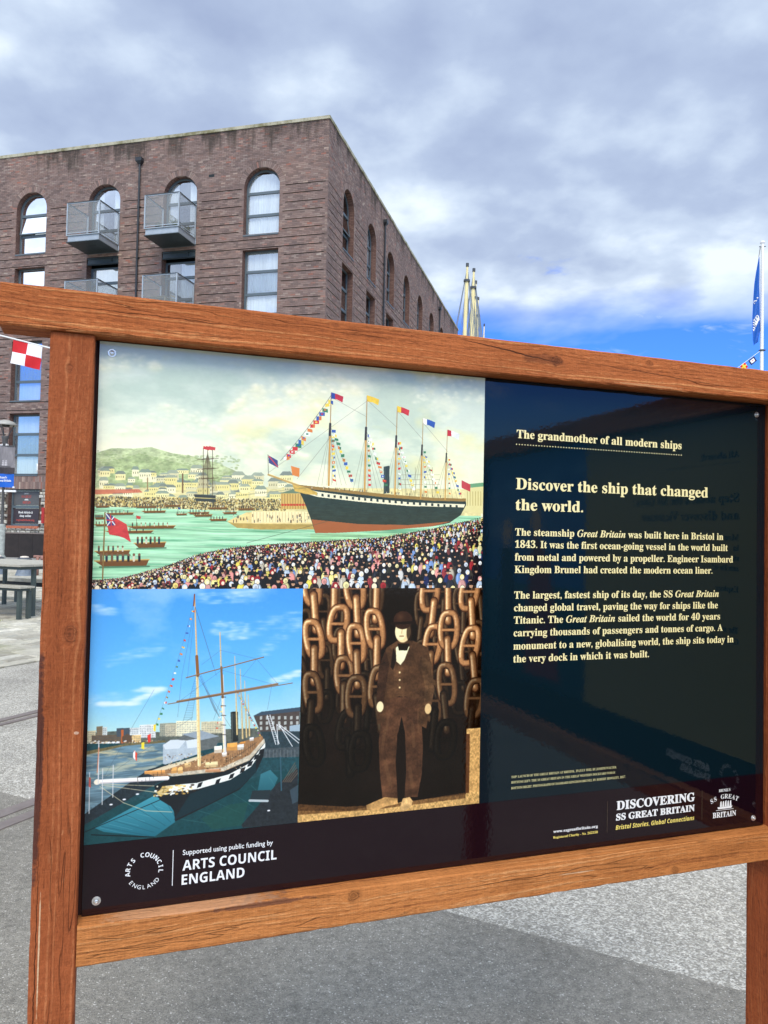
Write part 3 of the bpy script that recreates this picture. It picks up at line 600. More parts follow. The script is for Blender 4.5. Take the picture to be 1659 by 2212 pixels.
def paint_dock():
    c = Cv(860, 1010, [(112, 68), (1640, 68), (1597, 1775), (55, 1925)], 4); r = random.Random(9); h, w = c.h, c.w
    yy = np.linspace(0, 1, h)[:, None, None]; hz = .56
    c0, c1, c2 = np.array([64, 142, 212]), np.array([100, 176, 228]), np.array([166, 206, 206])
    t = np.clip(yy / hz, 0, 1); c.a[:] = np.where(t < .7, c0 + (c1 - c0) * t / .7, c1 + (c2 - c1) * (t - .7) / .3)
    n = c.noise(3, 6, 6, .55, 31); m = np.clip((n - .54) * 4.5, 0, 1)[..., None] * np.clip(1 - yy * 1.2, 0, 1); c.a = c.a * (1 - m * .4) + np.array([196, 214, 226]) * m * .4
    def wisp(x, y, L, H, a, ang=-.2):
        for i in range(60):
            s_ = r.random(); c.ell((x + s_ * L, y + s_ * L * ang + r.uniform(-H, H)), r.uniform(18, 60), r.uniform(5, 14), (206, 222, 230), a * .16, 1.6)
    for a in ((900, 140, 420, 40, 1.3, -.05), (980, 360, 260, 60, 1.6, .05), (1100, 420, 500, 50, 1, -.3), (130, 210, 150, 30, .8, .2), (200, 600, 420, 40, .8, -.25), (160, 900, 280, 12, 2.4, 0), (400, 890, 220, 14, 1.8, -.45), (440, 800, 180, 16, 1.2, 0), (1340, 540, 300, 50, .9, -.9), (1400, 750, 220, 20, 2, -.3), (60, 880, 300, 60, .6, 0)): wisp(*a)
    gr = (c.noise(90, 110, 4, .7, 8) - .5) * .55
    # far bank
    c.poly([(70, 1110), (300, 1100), (620, 1110), (1100, 1090), (1620, 1080), (1620, 1200), (620, 1200), (70, 1260)], (86, 92, 84), 1, gr)
    for (x0, x1, y0, y1, cc) in ((80, 140, 1098, 1180, (196, 186, 150)), (145, 190, 1066, 1140, (120, 104, 80)), (188, 222, 1072, 1140, (190, 196, 190)), (110, 380, 1130, 1190, (96, 82, 66)), (290, 385, 1080, 1140, (66, 76, 84)), (385, 455, 1078, 1130, (200, 204, 200)), (455, 570, 1056, 1150, (214, 216, 210)), (600, 720, 1046, 1140, (150, 150, 130)), (720, 870, 1030, 1140, (226, 220, 186)), (640, 720, 1056, 1140, (186, 178, 150)), (900, 1060, 1036, 1120, (206, 196, 160)), (170, 312, 1178, 1212, (226, 228, 226)), (400, 465, 1132, 1190, (222, 188, 128))):
        c.poly([(x0, y0), (x1, y0 - 4), (x1, y1), (x0, y1)], cc, 1, gr * .4)
        for yv in range(int(y0) + 8, int(y1) - 5, 13):
            for xv in range(int(x0) + 5, int(x1) - 5, 12): c.poly([(xv, yv), (xv + 6, yv), (xv + 6, yv + 6), (xv, yv + 6)], (70, 84, 92), .65)
    c.poly([(322, 1090), (340, 1090), (340, 1190), (322, 1190)], (176, 92, 50)); c.poly([(330, 1140), (370, 1118), (400, 1140), (400, 1180), (330, 1180)], (88, 70, 56))
    for i in range(120): c.ell((r.uniform(70, 620), r.uniform(1170, 1200)), 6, 5, r.choice([(210, 200, 170), (60, 60, 56), (160, 120, 80), (230, 230, 226)]), .8)
    # water
    c.poly([(60, 1190), (1620, 1190), (1600, 1790), (50, 1940)], (30, 66, 72), 1, gr)
    Wp = [(68, 1262), (360, 1200), (640, 1185), (660, 1320), (500, 1400), (58, 1700)]
    st = c.noise(8, 120, 5, .6, 41) - .5
    c.poly(Wp, (92, 120, 132), 1, st * .8); sl, ins = c.polymask(Wp); m = np.clip((c.noise(10, 60, 5, .6, 42)[sl] - .52) * 5, 0, 1) * ins; tt = np.linspace(1, 0, ins.shape[0])[:, None]; c.blend(sl, m * .75 * tt, (232, 206, 146)); c.blend(sl, m * .5 * (1 - tt), (120, 160, 178))
    c.poly([(68, 1245), (360, 1190), (640, 1170), (640, 1186), (360, 1206), (66, 1272)], (104, 96, 66), 1, gr)
    # right brick building
    c.poly([(1280, 996), (1360, 966), (1618, 934), (1610, 1120), (1330, 1120)], (74, 66, 62), 1, gr * .4); c.poly([(1276, 996), (1336, 966), (1620, 934), (1620, 962), (1300, 996)], (58, 74, 88))
    for i in range(7):
        for j in range(3): c.poly([(1324 + i * 44, 1000 + j * 38), (1342 + i * 44, 998 + j * 38), (1342 + i * 44, 1022 + j * 38), (1324 + i * 44, 1024 + j * 38)], (196, 204, 196), .75)
    c.poly([(1540, 1070), (1614, 1060), (1614, 1130), (1540, 1134)], (150, 170, 180)); c.poly([(1330, 1110), (1616, 1110), (1610, 1250), (1340, 1250)], (44, 60, 66), 1, gr)
    # quay sheds
    c.poly([(700, 1180), (790, 1120), (900, 1100), (1040, 1150), (1000, 1230), (820, 1260)], (92, 98, 96), 1, gr * .5); c.poly([(760, 1126), (900, 1100), (1030, 1142), (900, 1170)], (140, 152, 160), 1, gr * .3)
    c.poly([(624, 1200), (700, 1166), (730, 1164), (800, 1178), (870, 1160), (880, 1270), (760, 1310), (640, 1345), (624, 1340)], (168, 180, 186), 1, gr * .3)
    c.poly([(624, 1204), (680, 1166), (790, 1170), (740, 1230), (640, 1236)], (198, 206, 208)); c.poly([(790, 1172), (872, 1160), (878, 1220), (800, 1230)], (204, 212, 214))
    # dark quay & teal glass water
    c.poly([(58, 1700), (520, 1380), (700, 1330), (700, 1420), (400, 1580), (60, 1800)], (34, 44, 50), 1, gr); c.poly([(56, 1780), (300, 1640), (600, 1560), (720, 1640), (1420, 1400), (1600, 1400), (1600, 1780), (60, 1930)], (22, 62, 66), 1, gr * .5)
    c.grad([(130, 1800), (560, 1570), (690, 1640), (716, 1760), (560, 1870), (200, 1830)], (62, 140, 154), (30, 92, 106))
    for i in range(9): c.line((170 + i * 66, 1800 - i * 26), (360 + i * 44, 1846 - i * 30), 2, (150, 206, 212), .35)
    for i in range(6): c.line((180 + i * 90, 1790 - i * 40), (520 + i * 40, 1860 - i * 24), 3, (24, 66, 78), .7)
    c.line((60, 1830), (700, 1560), 5, (20, 30, 34)); c.line((110, 1850), (560, 1870), 7, (16, 26, 30))
    c.grad([(1330, 1420), (1400, 1390), (1456, 1450), (1420, 1530), (1300, 1590)], (52, 112, 122), (30, 80, 90))
    for i in range(7): c.line((740 + i * 130, 1740 - i * 60), (980 + i * 100, 1780 - i * 40), 2.5, (90, 150, 140), .35)
    c.poly([(900, 1740), (1100, 1640), (1240, 1620), (1200, 1790), (980, 1820)], (30, 72, 62), .55)
    c.poly([(1190, 1790), (1440, 1500), (1600, 1380), (1600, 1780), (1200, 1810)], (34, 40, 44), 1, gr); c.poly([(1250, 1610), (1270, 1540), (1400, 1536), (1390, 1600)], (34, 46, 50)); c.line((1250, 1612), (1380, 1616), 18, (168, 178, 180))
    for i in range(5): c.line((1490 + i * 14, 1480), (1580 + i * 5, 1340 + i * 18), 5, (104, 88, 72))
    c.poly([(1540, 1540), (1600, 1500), (1600, 1620), (1560, 1640)], (60, 78, 88), .7)
    c.poly([(1220, 1240), (1610, 1224), (1608, 1296), (1230, 1304)], (66, 76, 80), 1, gr)
    for i in range(14): c.line((1240 + i * 26, 1246), (1240 + i * 26, 1300), 3, (110, 116, 116))
    c.line((1474, 1300), (1480, 1540), 10, (50, 84, 96))
    for (a, b) in (((1378, 992), (1440, 1205)), ((1398, 990), (1464, 1200)), ((1448, 1060), (1606, 1196)), ((1462, 1058), (1614, 1176)), ((1448, 1060), (1456, 1206)), ((1464, 1060), (1560, 1220))): c.line(a, b, 6, (214, 218, 218))
    for i in range(12): c.line((1380 + i * 5, 1000 + i * 16), (1404 + i * 5, 1006 + i * 16), 3, (206, 212, 212))
    # hull
    c.poly([(560, 1500), (700, 1430), (1000, 1410), (1240, 1330), (1340, 1230), (1362, 1200), (1350, 1290), (1300, 1400), (1180, 1530), (960, 1640), (710, 1760), (706, 1690), (680, 1650), (600, 1600)], (24, 30, 34), 1, gr * .3)
    c.poly([(700, 1750), (960, 1632), (1180, 1520), (1300, 1400), (1290, 1300), (1100, 1450), (820, 1560)], (20, 52, 60), .55)
    c.poly([(640, 1500), (870, 1480), (1100, 1420), (1250, 1340), (1364, 1190), (1362, 1225), (1260, 1366), (1110, 1460), (880, 1524), (650, 1552)], (222, 224, 214), 1, gr * .3)
    for (x, y) in ((880, 1500), (1010, 1476), (1110, 1438), (1190, 1394), (1245, 1350), (1290, 1300), (1325, 1260)): c.poly([(x, y - 16), (x + 32, y - 28), (x + 18, y + 8), (x - 12, y + 18)], (26, 30, 34))
    for i in range(90):
        t_ = r.random(); c.ell((560 + 290 * t_, 1540 - 20 * t_ + r.uniform(-34, 34)), r.uniform(5, 15), r.uniform(3, 8), r.choice([(232, 202, 120), (240, 232, 206), (190, 150, 76), (250, 246, 230), (60, 50, 40)]), .9)
    c.poly([(580, 1560), (610, 1580), (700, 1500), (620, 1500)], (206, 172, 96), .7, gr)
    # deck
    c.poly([(490, 1400), (640, 1370), (900, 1290), (1180, 1190), (1340, 1140), (1362, 1190), (1250, 1320), (1060, 1400), (700, 1430), (560, 1430)], (150, 112, 76), 1, gr * .8)
    c.poly([(650, 1412), (1050, 1370), (1250, 1280), (1356, 1160), (1362, 1190), (1250, 1318), (1060, 1396), (690, 1432)], (200, 196, 176), .8, gr); c.poly([(520, 1395), (640, 1355), (900, 1280), (900, 1300), (640, 1385), (560, 1405)], (222, 206, 170), .9)
    for (x, y, W_, H_, cc) in ((684, 1364, 40, 44, (226, 168, 94)), (730, 1360, 38, 50, (240, 190, 120)), (490, 1384, 148, 26, (232, 162, 90)), (930, 1326, 90, 40, (236, 216, 160)), (994, 1210, 56, 52, (236, 232, 214)), (1086, 1188, 74, 56, (230, 164, 82)), (1162, 1200, 46, 40, (226, 228, 222)), (780, 1330, 44, 34, (226, 190, 130)), (930, 1378, 110, 22, (206, 150, 110)), (1050, 1256, 34, 32, (240, 240, 236)), (1250, 1150, 30, 26, (232, 232, 230)), (1180, 1180, 40, 16, (226, 150, 70))): c.poly([(x, y + 6), (x + W_, y), (x + W_, y + H_), (x, y + H_ + 4)], cc, 1, gr * .3); c.poly([(x, y + H_ * .6), (x + W_, y + H_ * .55), (x + W_, y + H_), (x, y + H_ + 4)], (120, 84, 50), .35)
    for i in range(150): c.line((r.uniform(600, 1300), 0), (0, 0), 0, (0, 0, 0), 0) if 0 else c.ell((r.uniform(640, 1240), r.uniform(1270, 1390)), r.uniform(2, 7), r.uniform(2, 6), r.choice([(40, 34, 30), (230, 210, 170), (120, 84, 54)]), .7)
    c.pl([(1080, 1330), (1200, 1260), (1300, 1190)], 2, (40, 40, 40))
    for i in range(14): c.line((1080 + i * 16, 1300 - i * 9), (1080 + i * 16, 1342 - i * 9), 2, (50, 46, 42))
    c.line((170, 1466), (655, 1444), 30, (234, 230, 224)); c.line((170, 1476), (655, 1456), 8, (170, 160, 160), .7); c.ell((150, 1468), 22, 20, (232, 222, 200)); c.line((440, 1432), (444, 1480), 5, (120, 110, 100))
    # funnel, masts, yards
    c.grad([(1112, 972), (1166, 966), (1168, 1180), (1120, 1186)], (50, 58, 56), (30, 36, 36)); c.line((1122, 974), (1126, 1180), 8, (110, 116, 108), .5); c.ell((1139, 970), 27, 7, (30, 34, 34))
    def mast(x0, y0, x1, y1, w0, w1, cc):
        for i in range(20):
            a, b = i / 20, (i + 1) / 20; c.line((x0 + (x1 - x0) * a, y0 + (y1 - y0) * a), (x0 + (x1 - x0) * b, y0 + (y1 - y0) * b), w0 + (w1 - w0) * a, cc); c.line((x0 + (x1 - x0) * a - w0 * .3, y0 + (y1 - y0) * a), (x0 + (x1 - x0) * b - w0 * .3, y0 + (y1 - y0) * b), (w0 + (w1 - w0) * a) * .35, (246, 226, 170), .8)
    for (x, y0, x1, y1) in ((1240, 840, 1250, 1140), (1215, 740, 1228, 1150), (1183, 655, 1200, 1160), (1143, 560, 1160, 1130)): mast(x, y0, x1, y1, 5, 12, (190, 160, 104))
    for i in range(12): c.line((1146 + i * 9, 700 + i * 26), (1200 + i * 14, 1150), 1.4, (96, 90, 84), .6)
    bunting(c, (1150, 800), (1330, 1150), 18, 12, 10, .9, 5); bunting(c, (1060, 840), (1000, 1120), 7, 14, 0, .9, 8)
    mast(1036, 385, 1050, 830, 7, 13, (196, 160, 96)); mast(1052, 700, 1070, 1255, 20, 24, (206, 204, 200)); c.line((1046, 640), (1056, 860), 16, (120, 88, 56))
    for y in (830, 856, 920, 990, 1060, 1130): c.line((1044, y), (1078, y + 2), 5, (50, 44, 40))
    mast(852, 110, 868, 560, 8, 12, (206, 156, 92)); mast(868, 560, 886, 1350, 18, 27, (218, 190, 132)); c.line((868, 560), (876, 700), 22, (130, 84, 44)); c.line((852, 108), (846, 190), 9, (120, 60, 44))
    for (a, b, w_) in (((792, 715), (1352, 568), 8), ((660, 906), (1562, 758), 6), ((728, 888), (1454, 764), 14)): c.line(a, b, w_, (112, 84, 62)); c.line((a[0], a[1] - 3), (b[0], b[1] - 3), w_ * .3, (196, 156, 110), .7)
    for (a, b) in (((862, 700), (770, 1030)), ((880, 700), (830, 1030)), ((890, 700), (1000, 960)), ((900, 700), (1040, 1020)), ((1036, 520), (905, 620)), ((1036, 515), (1300, 580)), ((1305, 585), (1450, 760)), ((1300, 585), (1200, 710)), ((1050, 660), (1410, 764)), ((1050, 660), (750, 880)), ((856, 200), (760, 700)), ((856, 200), (990, 640)), ((858, 200), (1010, 700)), ((858, 200), (800, 720)), ((1410, 780), (1380, 950)), ((760, 700), (730, 1000)), ((190, 1450), (420, 1040)), ((200, 1440), (840, 1000)), ((420, 1040), (560, 800)), ((870, 700), (1180, 1180)), ((1050, 850), (990, 1020))): c.line(a, b, 1.8, (70, 80, 90), .75)
    for i in range(26): t_ = i / 26; c.line((860 - 92 * t_, 706 + 324 * t_), (874 - 46 * t_, 706 + 324 * t_), 1.6, (70, 76, 80), .7); c.line((888 + 112 * t_, 706 + 254 * t_), (898 + 142 * t_, 706 + 314 * t_), 1.6, (70, 76, 80), .6)
    for (a, b) in (((180, 1490), (600, 1550)), ((200, 1484), (560, 1500)), ((170, 1500), (340, 1620)), ((340, 1620), (500, 1680)), ((500, 1680), (690, 1690))): c.line(a, b, 4.5, (196, 186, 150), .85)
    bunting(c, (846, 170), (560, 1080), 20, 17, 50, 1, 70)
    c.poly([(416, 1240), (438, 1262), (436, 1320), (412, 1292)], (214, 70, 50)); c.poly([(410, 1256), (424, 1240), (424, 1312), (408, 1290)], (236, 230, 224)); c.poly([(512, 1132), (536, 1120), (534, 1180), (516, 1186)], (214, 60, 50)); c.poly([(470, 1186), (490, 1180), (488, 1236), (468, 1226)], (226, 206, 60)); c.poly([(556, 1056), (574, 1052), (570, 1106), (556, 1098)], (230, 200, 60))
    for (x, y0, y1) in ((162, 1170, 1480), (96, 1400, 1696), (190, 1372, 1632), (266, 1346, 1580)): c.line((x, y0), (x - 4, y1), 7 if x == 162 else 5, (206, 206, 206))
    c.poly([(92, 1430), (104, 1440), (104, 1510), (90, 1500)], (180, 80, 70)); c.line((162, 1220), (150, 1400), 6, (200, 110, 70), .8)
    for i in range(20): c.line((80 + i * 28, 1700 - i * 15), (80 + i * 28, 1668 - i * 15), 2.2, (20, 24, 28), .8)
    for p_ in ((345, 1596), (440, 1558), (250, 1632), (1388, 1686)): c.ell(p_, 12, 6, (220, 222, 224))
    c.a = np.clip(c.a * (1 + gr[..., None] * .06) * 1.08 + 2, 0, 255); return c

def paint_sepia():
    c = Cv(760, 890, [(168, 68), (1465, 68), (1443, 1637), (125, 1775)], 4); r = random.Random(13)
    n = c.noise(5, 6, 5, .55, 3); c.a[:] = np.array([20, 13, 9]); c.a *= (0.7 + n[..., None] * .9); gr = (c.noise(120, 120, 4, .75, 9) - .5) * .9
    def link(x, y, L, W_, wd, side, fade, shade):
        """one hanging oval link seen face on (side=0) or edge on (side=1)"""
        base = np.array([164, 116, 74]) * fade; lite = np.array([244, 204, 152]) * fade; dk = np.array([58, 32, 18]) * fade
        steps = [(1.35, dk, 1), (1.05, base * .55 + dk * .45, 1), (.82, base * .8, 1), (.62, base, 1), (.38, base * .5 + lite * .5, .9), (.18, lite, .9)]
        for q, (ws, cc, al_) in enumerate(steps):
            o_ = -wd * .05 * q
            if side: c.line((x + o_, y + q * 2), (x + shade + o_, y + L - q * 3), wd * 1.15 * ws, cc, al_)
            else:
                P_ = []
                for i in range(29):
                    a = 2 * math.pi * i / 28; sq_ = abs(math.cos(a)) ** .6 * (1 if math.cos(a) > 0 else -1); P_.append((x + shade * .6 * math.sin(a) + W_ * sq_ + o_, y + L / 2 + L / 2 * math.sin(a) + o_ * .5 + shade * .25 * math.cos(a)))
                if q < 4: c.pl(P_, wd * ws, cc, al_)
                else: c.pl(P_[11:22], wd * ws, cc, al_ * .9); c.pl(P_[24:28], wd * ws * .8, cc, al_ * .4)
                if q < 4: c.line((x - W_ * .8, y + L / 2), (x + W_ * .8, y + L / 2), wd * .5 * ws, cc, al_)
    def column(x0, y, wd, W_, Lb, dim, k_, drift, ymax):
        xx = x0
        while y < ymax:
            L = Lb * r.uniform(.92, 1.08); fade = max(.13, 1.08 - max(0, y - 380) / 640) * dim; link(xx, y, L, W_ * r.uniform(.9, 1.1), wd, k_ % 2, fade, r.uniform(-34, 34)); y += L * .76; k_ += 1; xx += r.uniform(-22, 22) + drift
    for i, x0 in enumerate((180, 300, 470, 620, 700, 1020, 1170, 1300, 1440)): column(x0, -120 + (i * 71) % 160, 30, 46, 230, .42, i, r.uniform(-4, 4), 900)
    for i, x0 in enumerate((225, 395, 540, 700, 1085, 1215, 1370)): column(x0, -100 + (i * 97) % 170, 40, 58, 262, 1.0, i, (2, 6, -3, 4, 9, -6, 3)[i], (1150, 1180, 1200, 1000, 1080, 1120, 1060)[i])
    c.a *= (1 + gr[..., None] * .35)
    # floor + plank at right
    fl = [(125, 1775), (125, 1690), (500, 1690), (700, 1650), (1030, 1610), (1445, 1560), (1445, 1640)]
    c.poly(fl, (196, 156, 96), 1, gr); c.poly([(125, 1640), (480, 1660), (820, 1640), (1340, 1560), (1345, 1600), (700, 1680), (125, 1720)], (96, 66, 38), .8, gr)
    c.poly([(1352, 1092), (1452, 1086), (1446, 1560), (1346, 1574)], (206, 162, 100), 1, gr); c.poly([(1346, 1130), (1376, 1130), (1370, 1560), (1344, 1564)], (70, 40, 24), .85)
    for i in range(12): c.line((1380 + i * 6, 1100), (1376 + i * 6, 1550), 2, (130, 92, 50), .5)
    gr = gr * .45
    gman = (c.noise(14, 26, 4, .6, 77) - .5) * .7
    # a plain standing man in a dark suit and a low round hat, arms at his sides
    gr = gr + gman; suit = (82, 55, 38); su2 = (104, 74, 50); dk = (26, 17, 12); skin = (246, 226, 176)
    c.poly([(752, 860), (1010, 860), (1036, 1200), (1028, 1420), (996, 1590), (900, 1590), (914, 1400), (905, 1120), (880, 1000), (850, 1150), (838, 1330), (852, 1600), (742, 1600), (722, 1400), (714, 1180)], suit, 1, gr)
    for (a, b, w_) in (((760, 1100), (740, 1240), 22), ((760, 1330), (800, 1500), 26), ((960, 1060), (970, 1220), 24), ((940, 1380), (960, 1520), 26), ((790, 960), (770, 1100), 18), ((1000, 950), (1004, 1120), 14)): c.line(a, b, w_, su2, .45)
    c.poly([(850, 1120), (905, 1120), (912, 1330), (902, 1590), (856, 1600), (840, 1330)], dk, .95)
    c.poly([(770, 500), (850, 448), (960, 448), (1070, 500), (1100, 640), (1094, 860), (1060, 1090), (1000, 1060), (1010, 880), (880, 850), (770, 880), (764, 1040), (704, 1060), (700, 860), (716, 640)], (78, 54, 36), 1, gr)
    c.poly([(700, 800), (716, 640), (764, 520), (792, 620), (764, 800), (752, 900), (700, 900)], (60, 40, 28), 1, gr); c.poly([(1030, 560), (1100, 620), (1118, 800), (1098, 920), (1040, 920), (1050, 780), (1020, 660)], (92, 66, 44), 1, gr)
    c.poly([(820, 500), (866, 620), (838, 690), (800, 640)], dk, .9); c.poly([(930, 500), (880, 640), (900, 860), (830, 850), (820, 660), (850, 560)], (86, 60, 40), 1, gr)
    c.poly([(838, 500), (866, 480), (938, 492), (900, 590), (872, 626), (842, 600)], (248, 232, 186)); c.poly([(850, 470), (940, 470), (920, 520), (860, 520)], dk); 
    for y in (680, 735, 790): c.ell((866, y), 7, 7, (236, 206, 150))
    c.ell((724, 930), 26, 38, skin, .95); c.ell((1072, 946), 26, 38, (220, 186, 130), .95)
    c.ell((890, 384), 60, 78, (232, 204, 150)); c.ell((874, 380), 44, 66, skin, .9); c.ell((936, 390), 22, 60, (44, 28, 18), .8); c.line((852, 356), (878, 352), 6, (70, 44, 26)); c.line((898, 352), (918, 356), 6, (70, 44, 26)); c.line((884, 366), (880, 396), 5, (190, 150, 100)); c.line((866, 416), (894, 416), 6, (120, 70, 44))
    c.ell((890, 300), 74, 66, (52, 32, 22)); c.poly([(800, 316), (980, 306), (984, 326), (802, 334)], (30, 18, 12)); c.ell((870, 276), 34, 32, (110, 76, 52), .5, 1.5)
    c.poly([(622, 1650), (700, 1616), (760, 1590), (852, 1600), (852, 1640), (760, 1660), (700, 1686), (630, 1680)], (176, 136, 84), 1, gr); c.poly([(870, 1660), (890, 1600), (940, 1590), (962, 1620), (950, 1660), (900, 1692), (872, 1690)], (196, 158, 104), 1, gr)
    c.a = np.clip((c.a * (1 + gr[..., None] * .2) - 20) * 1.12 + 14, 0, 255); return c
def paint_blurry():
    c = Cv(300, 260, [(0, 0), (300, 0), (300, 260), (0, 260)], 4); c.a[:] = (40, 110, 190); c.grad([(0, 150), (300, 150), (300, 260), (0, 260)], (60, 110, 130), (30, 60, 80)); r = random.Random(2)
    for i in range(40): c.ell((r.uniform(0, 300), r.uniform(20, 110)), 30, 8, (170, 205, 235), .3, 1.4)
    c.poly([(60, 250), (90, 120), (130, 90), (150, 120), (160, 250)], (150, 30, 36)); c.ell((128, 80), 14, 18, (220, 180, 150)); c.poly([(190, 250), (200, 110), (240, 110), (250, 250)], (30, 40, 70)); c.ell((220, 92), 14, 18, (226, 190, 160)); return c
def paint_banner():
    c = Cv(300, 372, [(0, 0), (300, 0), (300, 372), (0, 372)], 4); c.a[:] = (126, 122, 124); n = c.noise(9, 2, 4, .6, 5)[..., None]; c.a *= .75 + n * .5
    c.poly([(0, 280), (300, 290), (300, 372), (0, 372)], (52, 46, 48), 1, (c.noise(20, 20, 4, .6, 6) - .5) * .6); c.line((0, 262), (246, 280), 9, (30, 26, 28))
    for x in (70, 150, 190):
        c.line((x, 276), (x - 2, 150), 2, (70, 66, 68))
        for y, s_ in ((250, 16), (222, 13), (198, 9)): c.ell((x, y), s_, s_ * .9, (196, 192, 192)); c.ell((x + 4, y + 3), s_ * .6, s_ * .5, (150, 146, 148), .8)
    return c
#ENDPAINT

# ---------------------------------------------------------------- lettering
def _u(s, A, a, d=None):
    o = ''
    for ch in s:
        if 'A' <= ch <= 'Z': o += chr(A + ord(ch) - 65)
        elif 'a' <= ch <= 'z': o += chr(a + ord(ch) - 97)
        elif '0' <= ch <= '9' and d: o += chr(d + ord(ch) - 48)
        else: o += ch
    return o
SER = lambda s: _u(s, 0x1D400, 0x1D41A, 0x1D7CE)
SERI = lambda s: _u(s, 0x1D468, 0x1D482)
SAN = lambda s: _u(s, 0x1D5D4, 0x1D5EE, 0x1D7EC)
SANI = lambda s: _u(s, 0x1D63C, 0x1D656)
def text_mesh(body, offset=0.0):
    cu = bpy.data.curves.new('lettering', 'FONT'); cu.body = body; cu.offset = offset; cu.resolution_u = 3
    o = bpy.data.objects.new('lettering', cu); COL.objects.link(o); bpy.context.view_layer.update()
    me = bpy.data.meshes.new_from_object(o); bpy.data.objects.remove(o); bpy.data.curves.remove(cu)
    return me
def lettering(body, x0, z0, width, cap, y, mat, parent, offset=0.0, capref=0.69, name='lettering', rise=0.0, shear=0.0, bold=0.0):
    """flat print: glyph plane X-Z at depth y, left end x0, baseline z0, exact width, capital height cap"""
    if chr(0x1D7CE + 4) in body: offset = 0.0
    me = text_mesh(body, offset); xs = [v.co.x for v in me.vertices]; a, b = min(xs), max(xs); sx = width / (b - a); sz = cap / capref
    for v in me.vertices:
        x, z = (v.co.x - a) * sx, v.co.y * sz
        v.co = (x0 + x + z * shear, y, z0 + z + x / width * rise)
    if bold:      # a second strike a hair to the side thickens the stems
        vs = [tuple(v.co) for v in me.vertices]; fs = [tuple(p.vertices) for p in me.polygons]; m = MB(); m.add(vs, fs)
        for k_, (dx, dz) in enumerate(((bold, bold * .45), (bold * .5, -bold * .35))): m.add([(x + dx, y_ - .00004 * (k_ + 1), z + dz) for x, y_, z in vs], fs)
        bpy.data.meshes.remove(me); return m.build(name, mat, parent)
    me.materials.clear(); me.materials.append(mat); o = bpy.data.objects.new(name, me); COL.objects.link(o); o.parent = parent; return o
def arc_lettering(items, y, mat, parent):
    """items: (char, cx, cz, r, angle clockwise from top, height, inward?)"""
    M_ = MB()
    for ch, cx, cz, r, a, hgt, inn, st in items:
        me = text_mesh(ch); xs = [v.co.x for v in me.vertices]; mxx = (min(xs) + max(xs)) / 2; s = hgt / 0.69
        vs = []
        for v in me.vertices:
            lx, lz = (v.co.x - mxx) * s * st, v.co.y * s
            if not inn: X = cx + math.sin(a) * (r + lz) + math.cos(a) * lx; Z = cz + math.cos(a) * (r + lz) - math.sin(a) * lx
            else: X = cx + math.sin(a) * (r - lz) - math.cos(a) * lx; Z = cz + math.cos(a) * (r - lz) + math.sin(a) * lx
            vs.append((X, y, Z))
        M_.add(vs, [tuple(p.vertices) for p in me.polygons]); bpy.data.meshes.remove(me)
    return M_.build('lettering', mat, parent)
def sheet(name, x0, x1, z0, z1, y, mat, parent):
    me = bpy.data.meshes.new(name); me.from_pydata([(x0, y, z0), (x1, y, z0), (x1, y, z1), (x0, y, z1)], [], [(0, 1, 2, 3)])
    uv = me.uv_layers.new(name='UVMap'); 
    for i, c in enumerate(((0, 0), (1, 0), (1, 1), (0, 1))): uv.data[i].uv = c
    me.materials.append(mat); o = bpy.data.objects.new(name, me); COL.objects.link(o); o.parent = parent; return o

# ---------------------------------------------------------------- ground
gr_ = MB(); gr_.quad((-700, -300, -0.012), (700, -300, -0.012), (700, 900, -0.012), (-700, 900, -0.012))
tag(gr_.build('ground', M_FAR), kind='structure')
TR = R(24.2); TD = (math.sin(TR), math.cos(TR)); TN = (math.cos(TR), -math.sin(TR))      # rail direction and its normal
def tp(n_, t_, z=0.0): return (TN[0] * n_ + TD[0] * t_, TN[1] * n_ + TD[1] * t_, z)
# chipped surfacing between the setts and the smooth asphalt (far side of a straight seam)
def seam(x): return 3.275 - 0.53 * x
c_ = MB(); c_.quad(tp(-7.08, -20, -0.004), tp(14, -20, -0.004), tp(14, 60, -0.004), tp(-7.08, 60, -0.004))
tag(c_.build('chipped_surfacing', M_CHIP), kind='structure')
a_ = MB(); a_.quad((-9, -14, 0.0), (14, -14, 0.0), (14, seam(14), 0.0), (-9, seam(-9), 0.0))
tag(a_.build('asphalt', M_ASPHALT), kind='structure')
k = NM('dock water'); k.set(col=(0.02, 0.035, 0.04), rough=0.08).bump(k.noise(k.pos(), 1.5, 4, 0.6), 0.3, 0.05)
w_ = MB(); w_.quad((-20, 92, 0.012), (90, 92, 0.012), (90, 260, 0.012), (-20, 260, 0.012)); tag(w_.build('dock_water', k.m), kind='structure')
# crane rails set flush in the quay
rl = empty('rail_track', (0, 0, 0)); tag(rl, kind='structure')
for n0, n1 in ((-5.19, -5.12), (-5.07, -5.02), (-3.505, -3.42), (-3.36, -3.285)):
    m = MB(); m.quad(tp(n0, -12, 0.006), tp(n1, -12, 0.006), tp(n1, 50, 0.006), tp(n0, 50, 0.006)); m.quad(tp(n0, -12, -0.02), tp(n0, -12, 0.006), tp(n0, 50, 0.006), tp(n0, 50, -0.02)); m.quad(tp(n1, -12, -0.02), tp(n1, -12, 0.006), tp(n1, 50, 0.006), tp(n1, 50, -0.02)); m.build('rail', M_RAIL, rl)
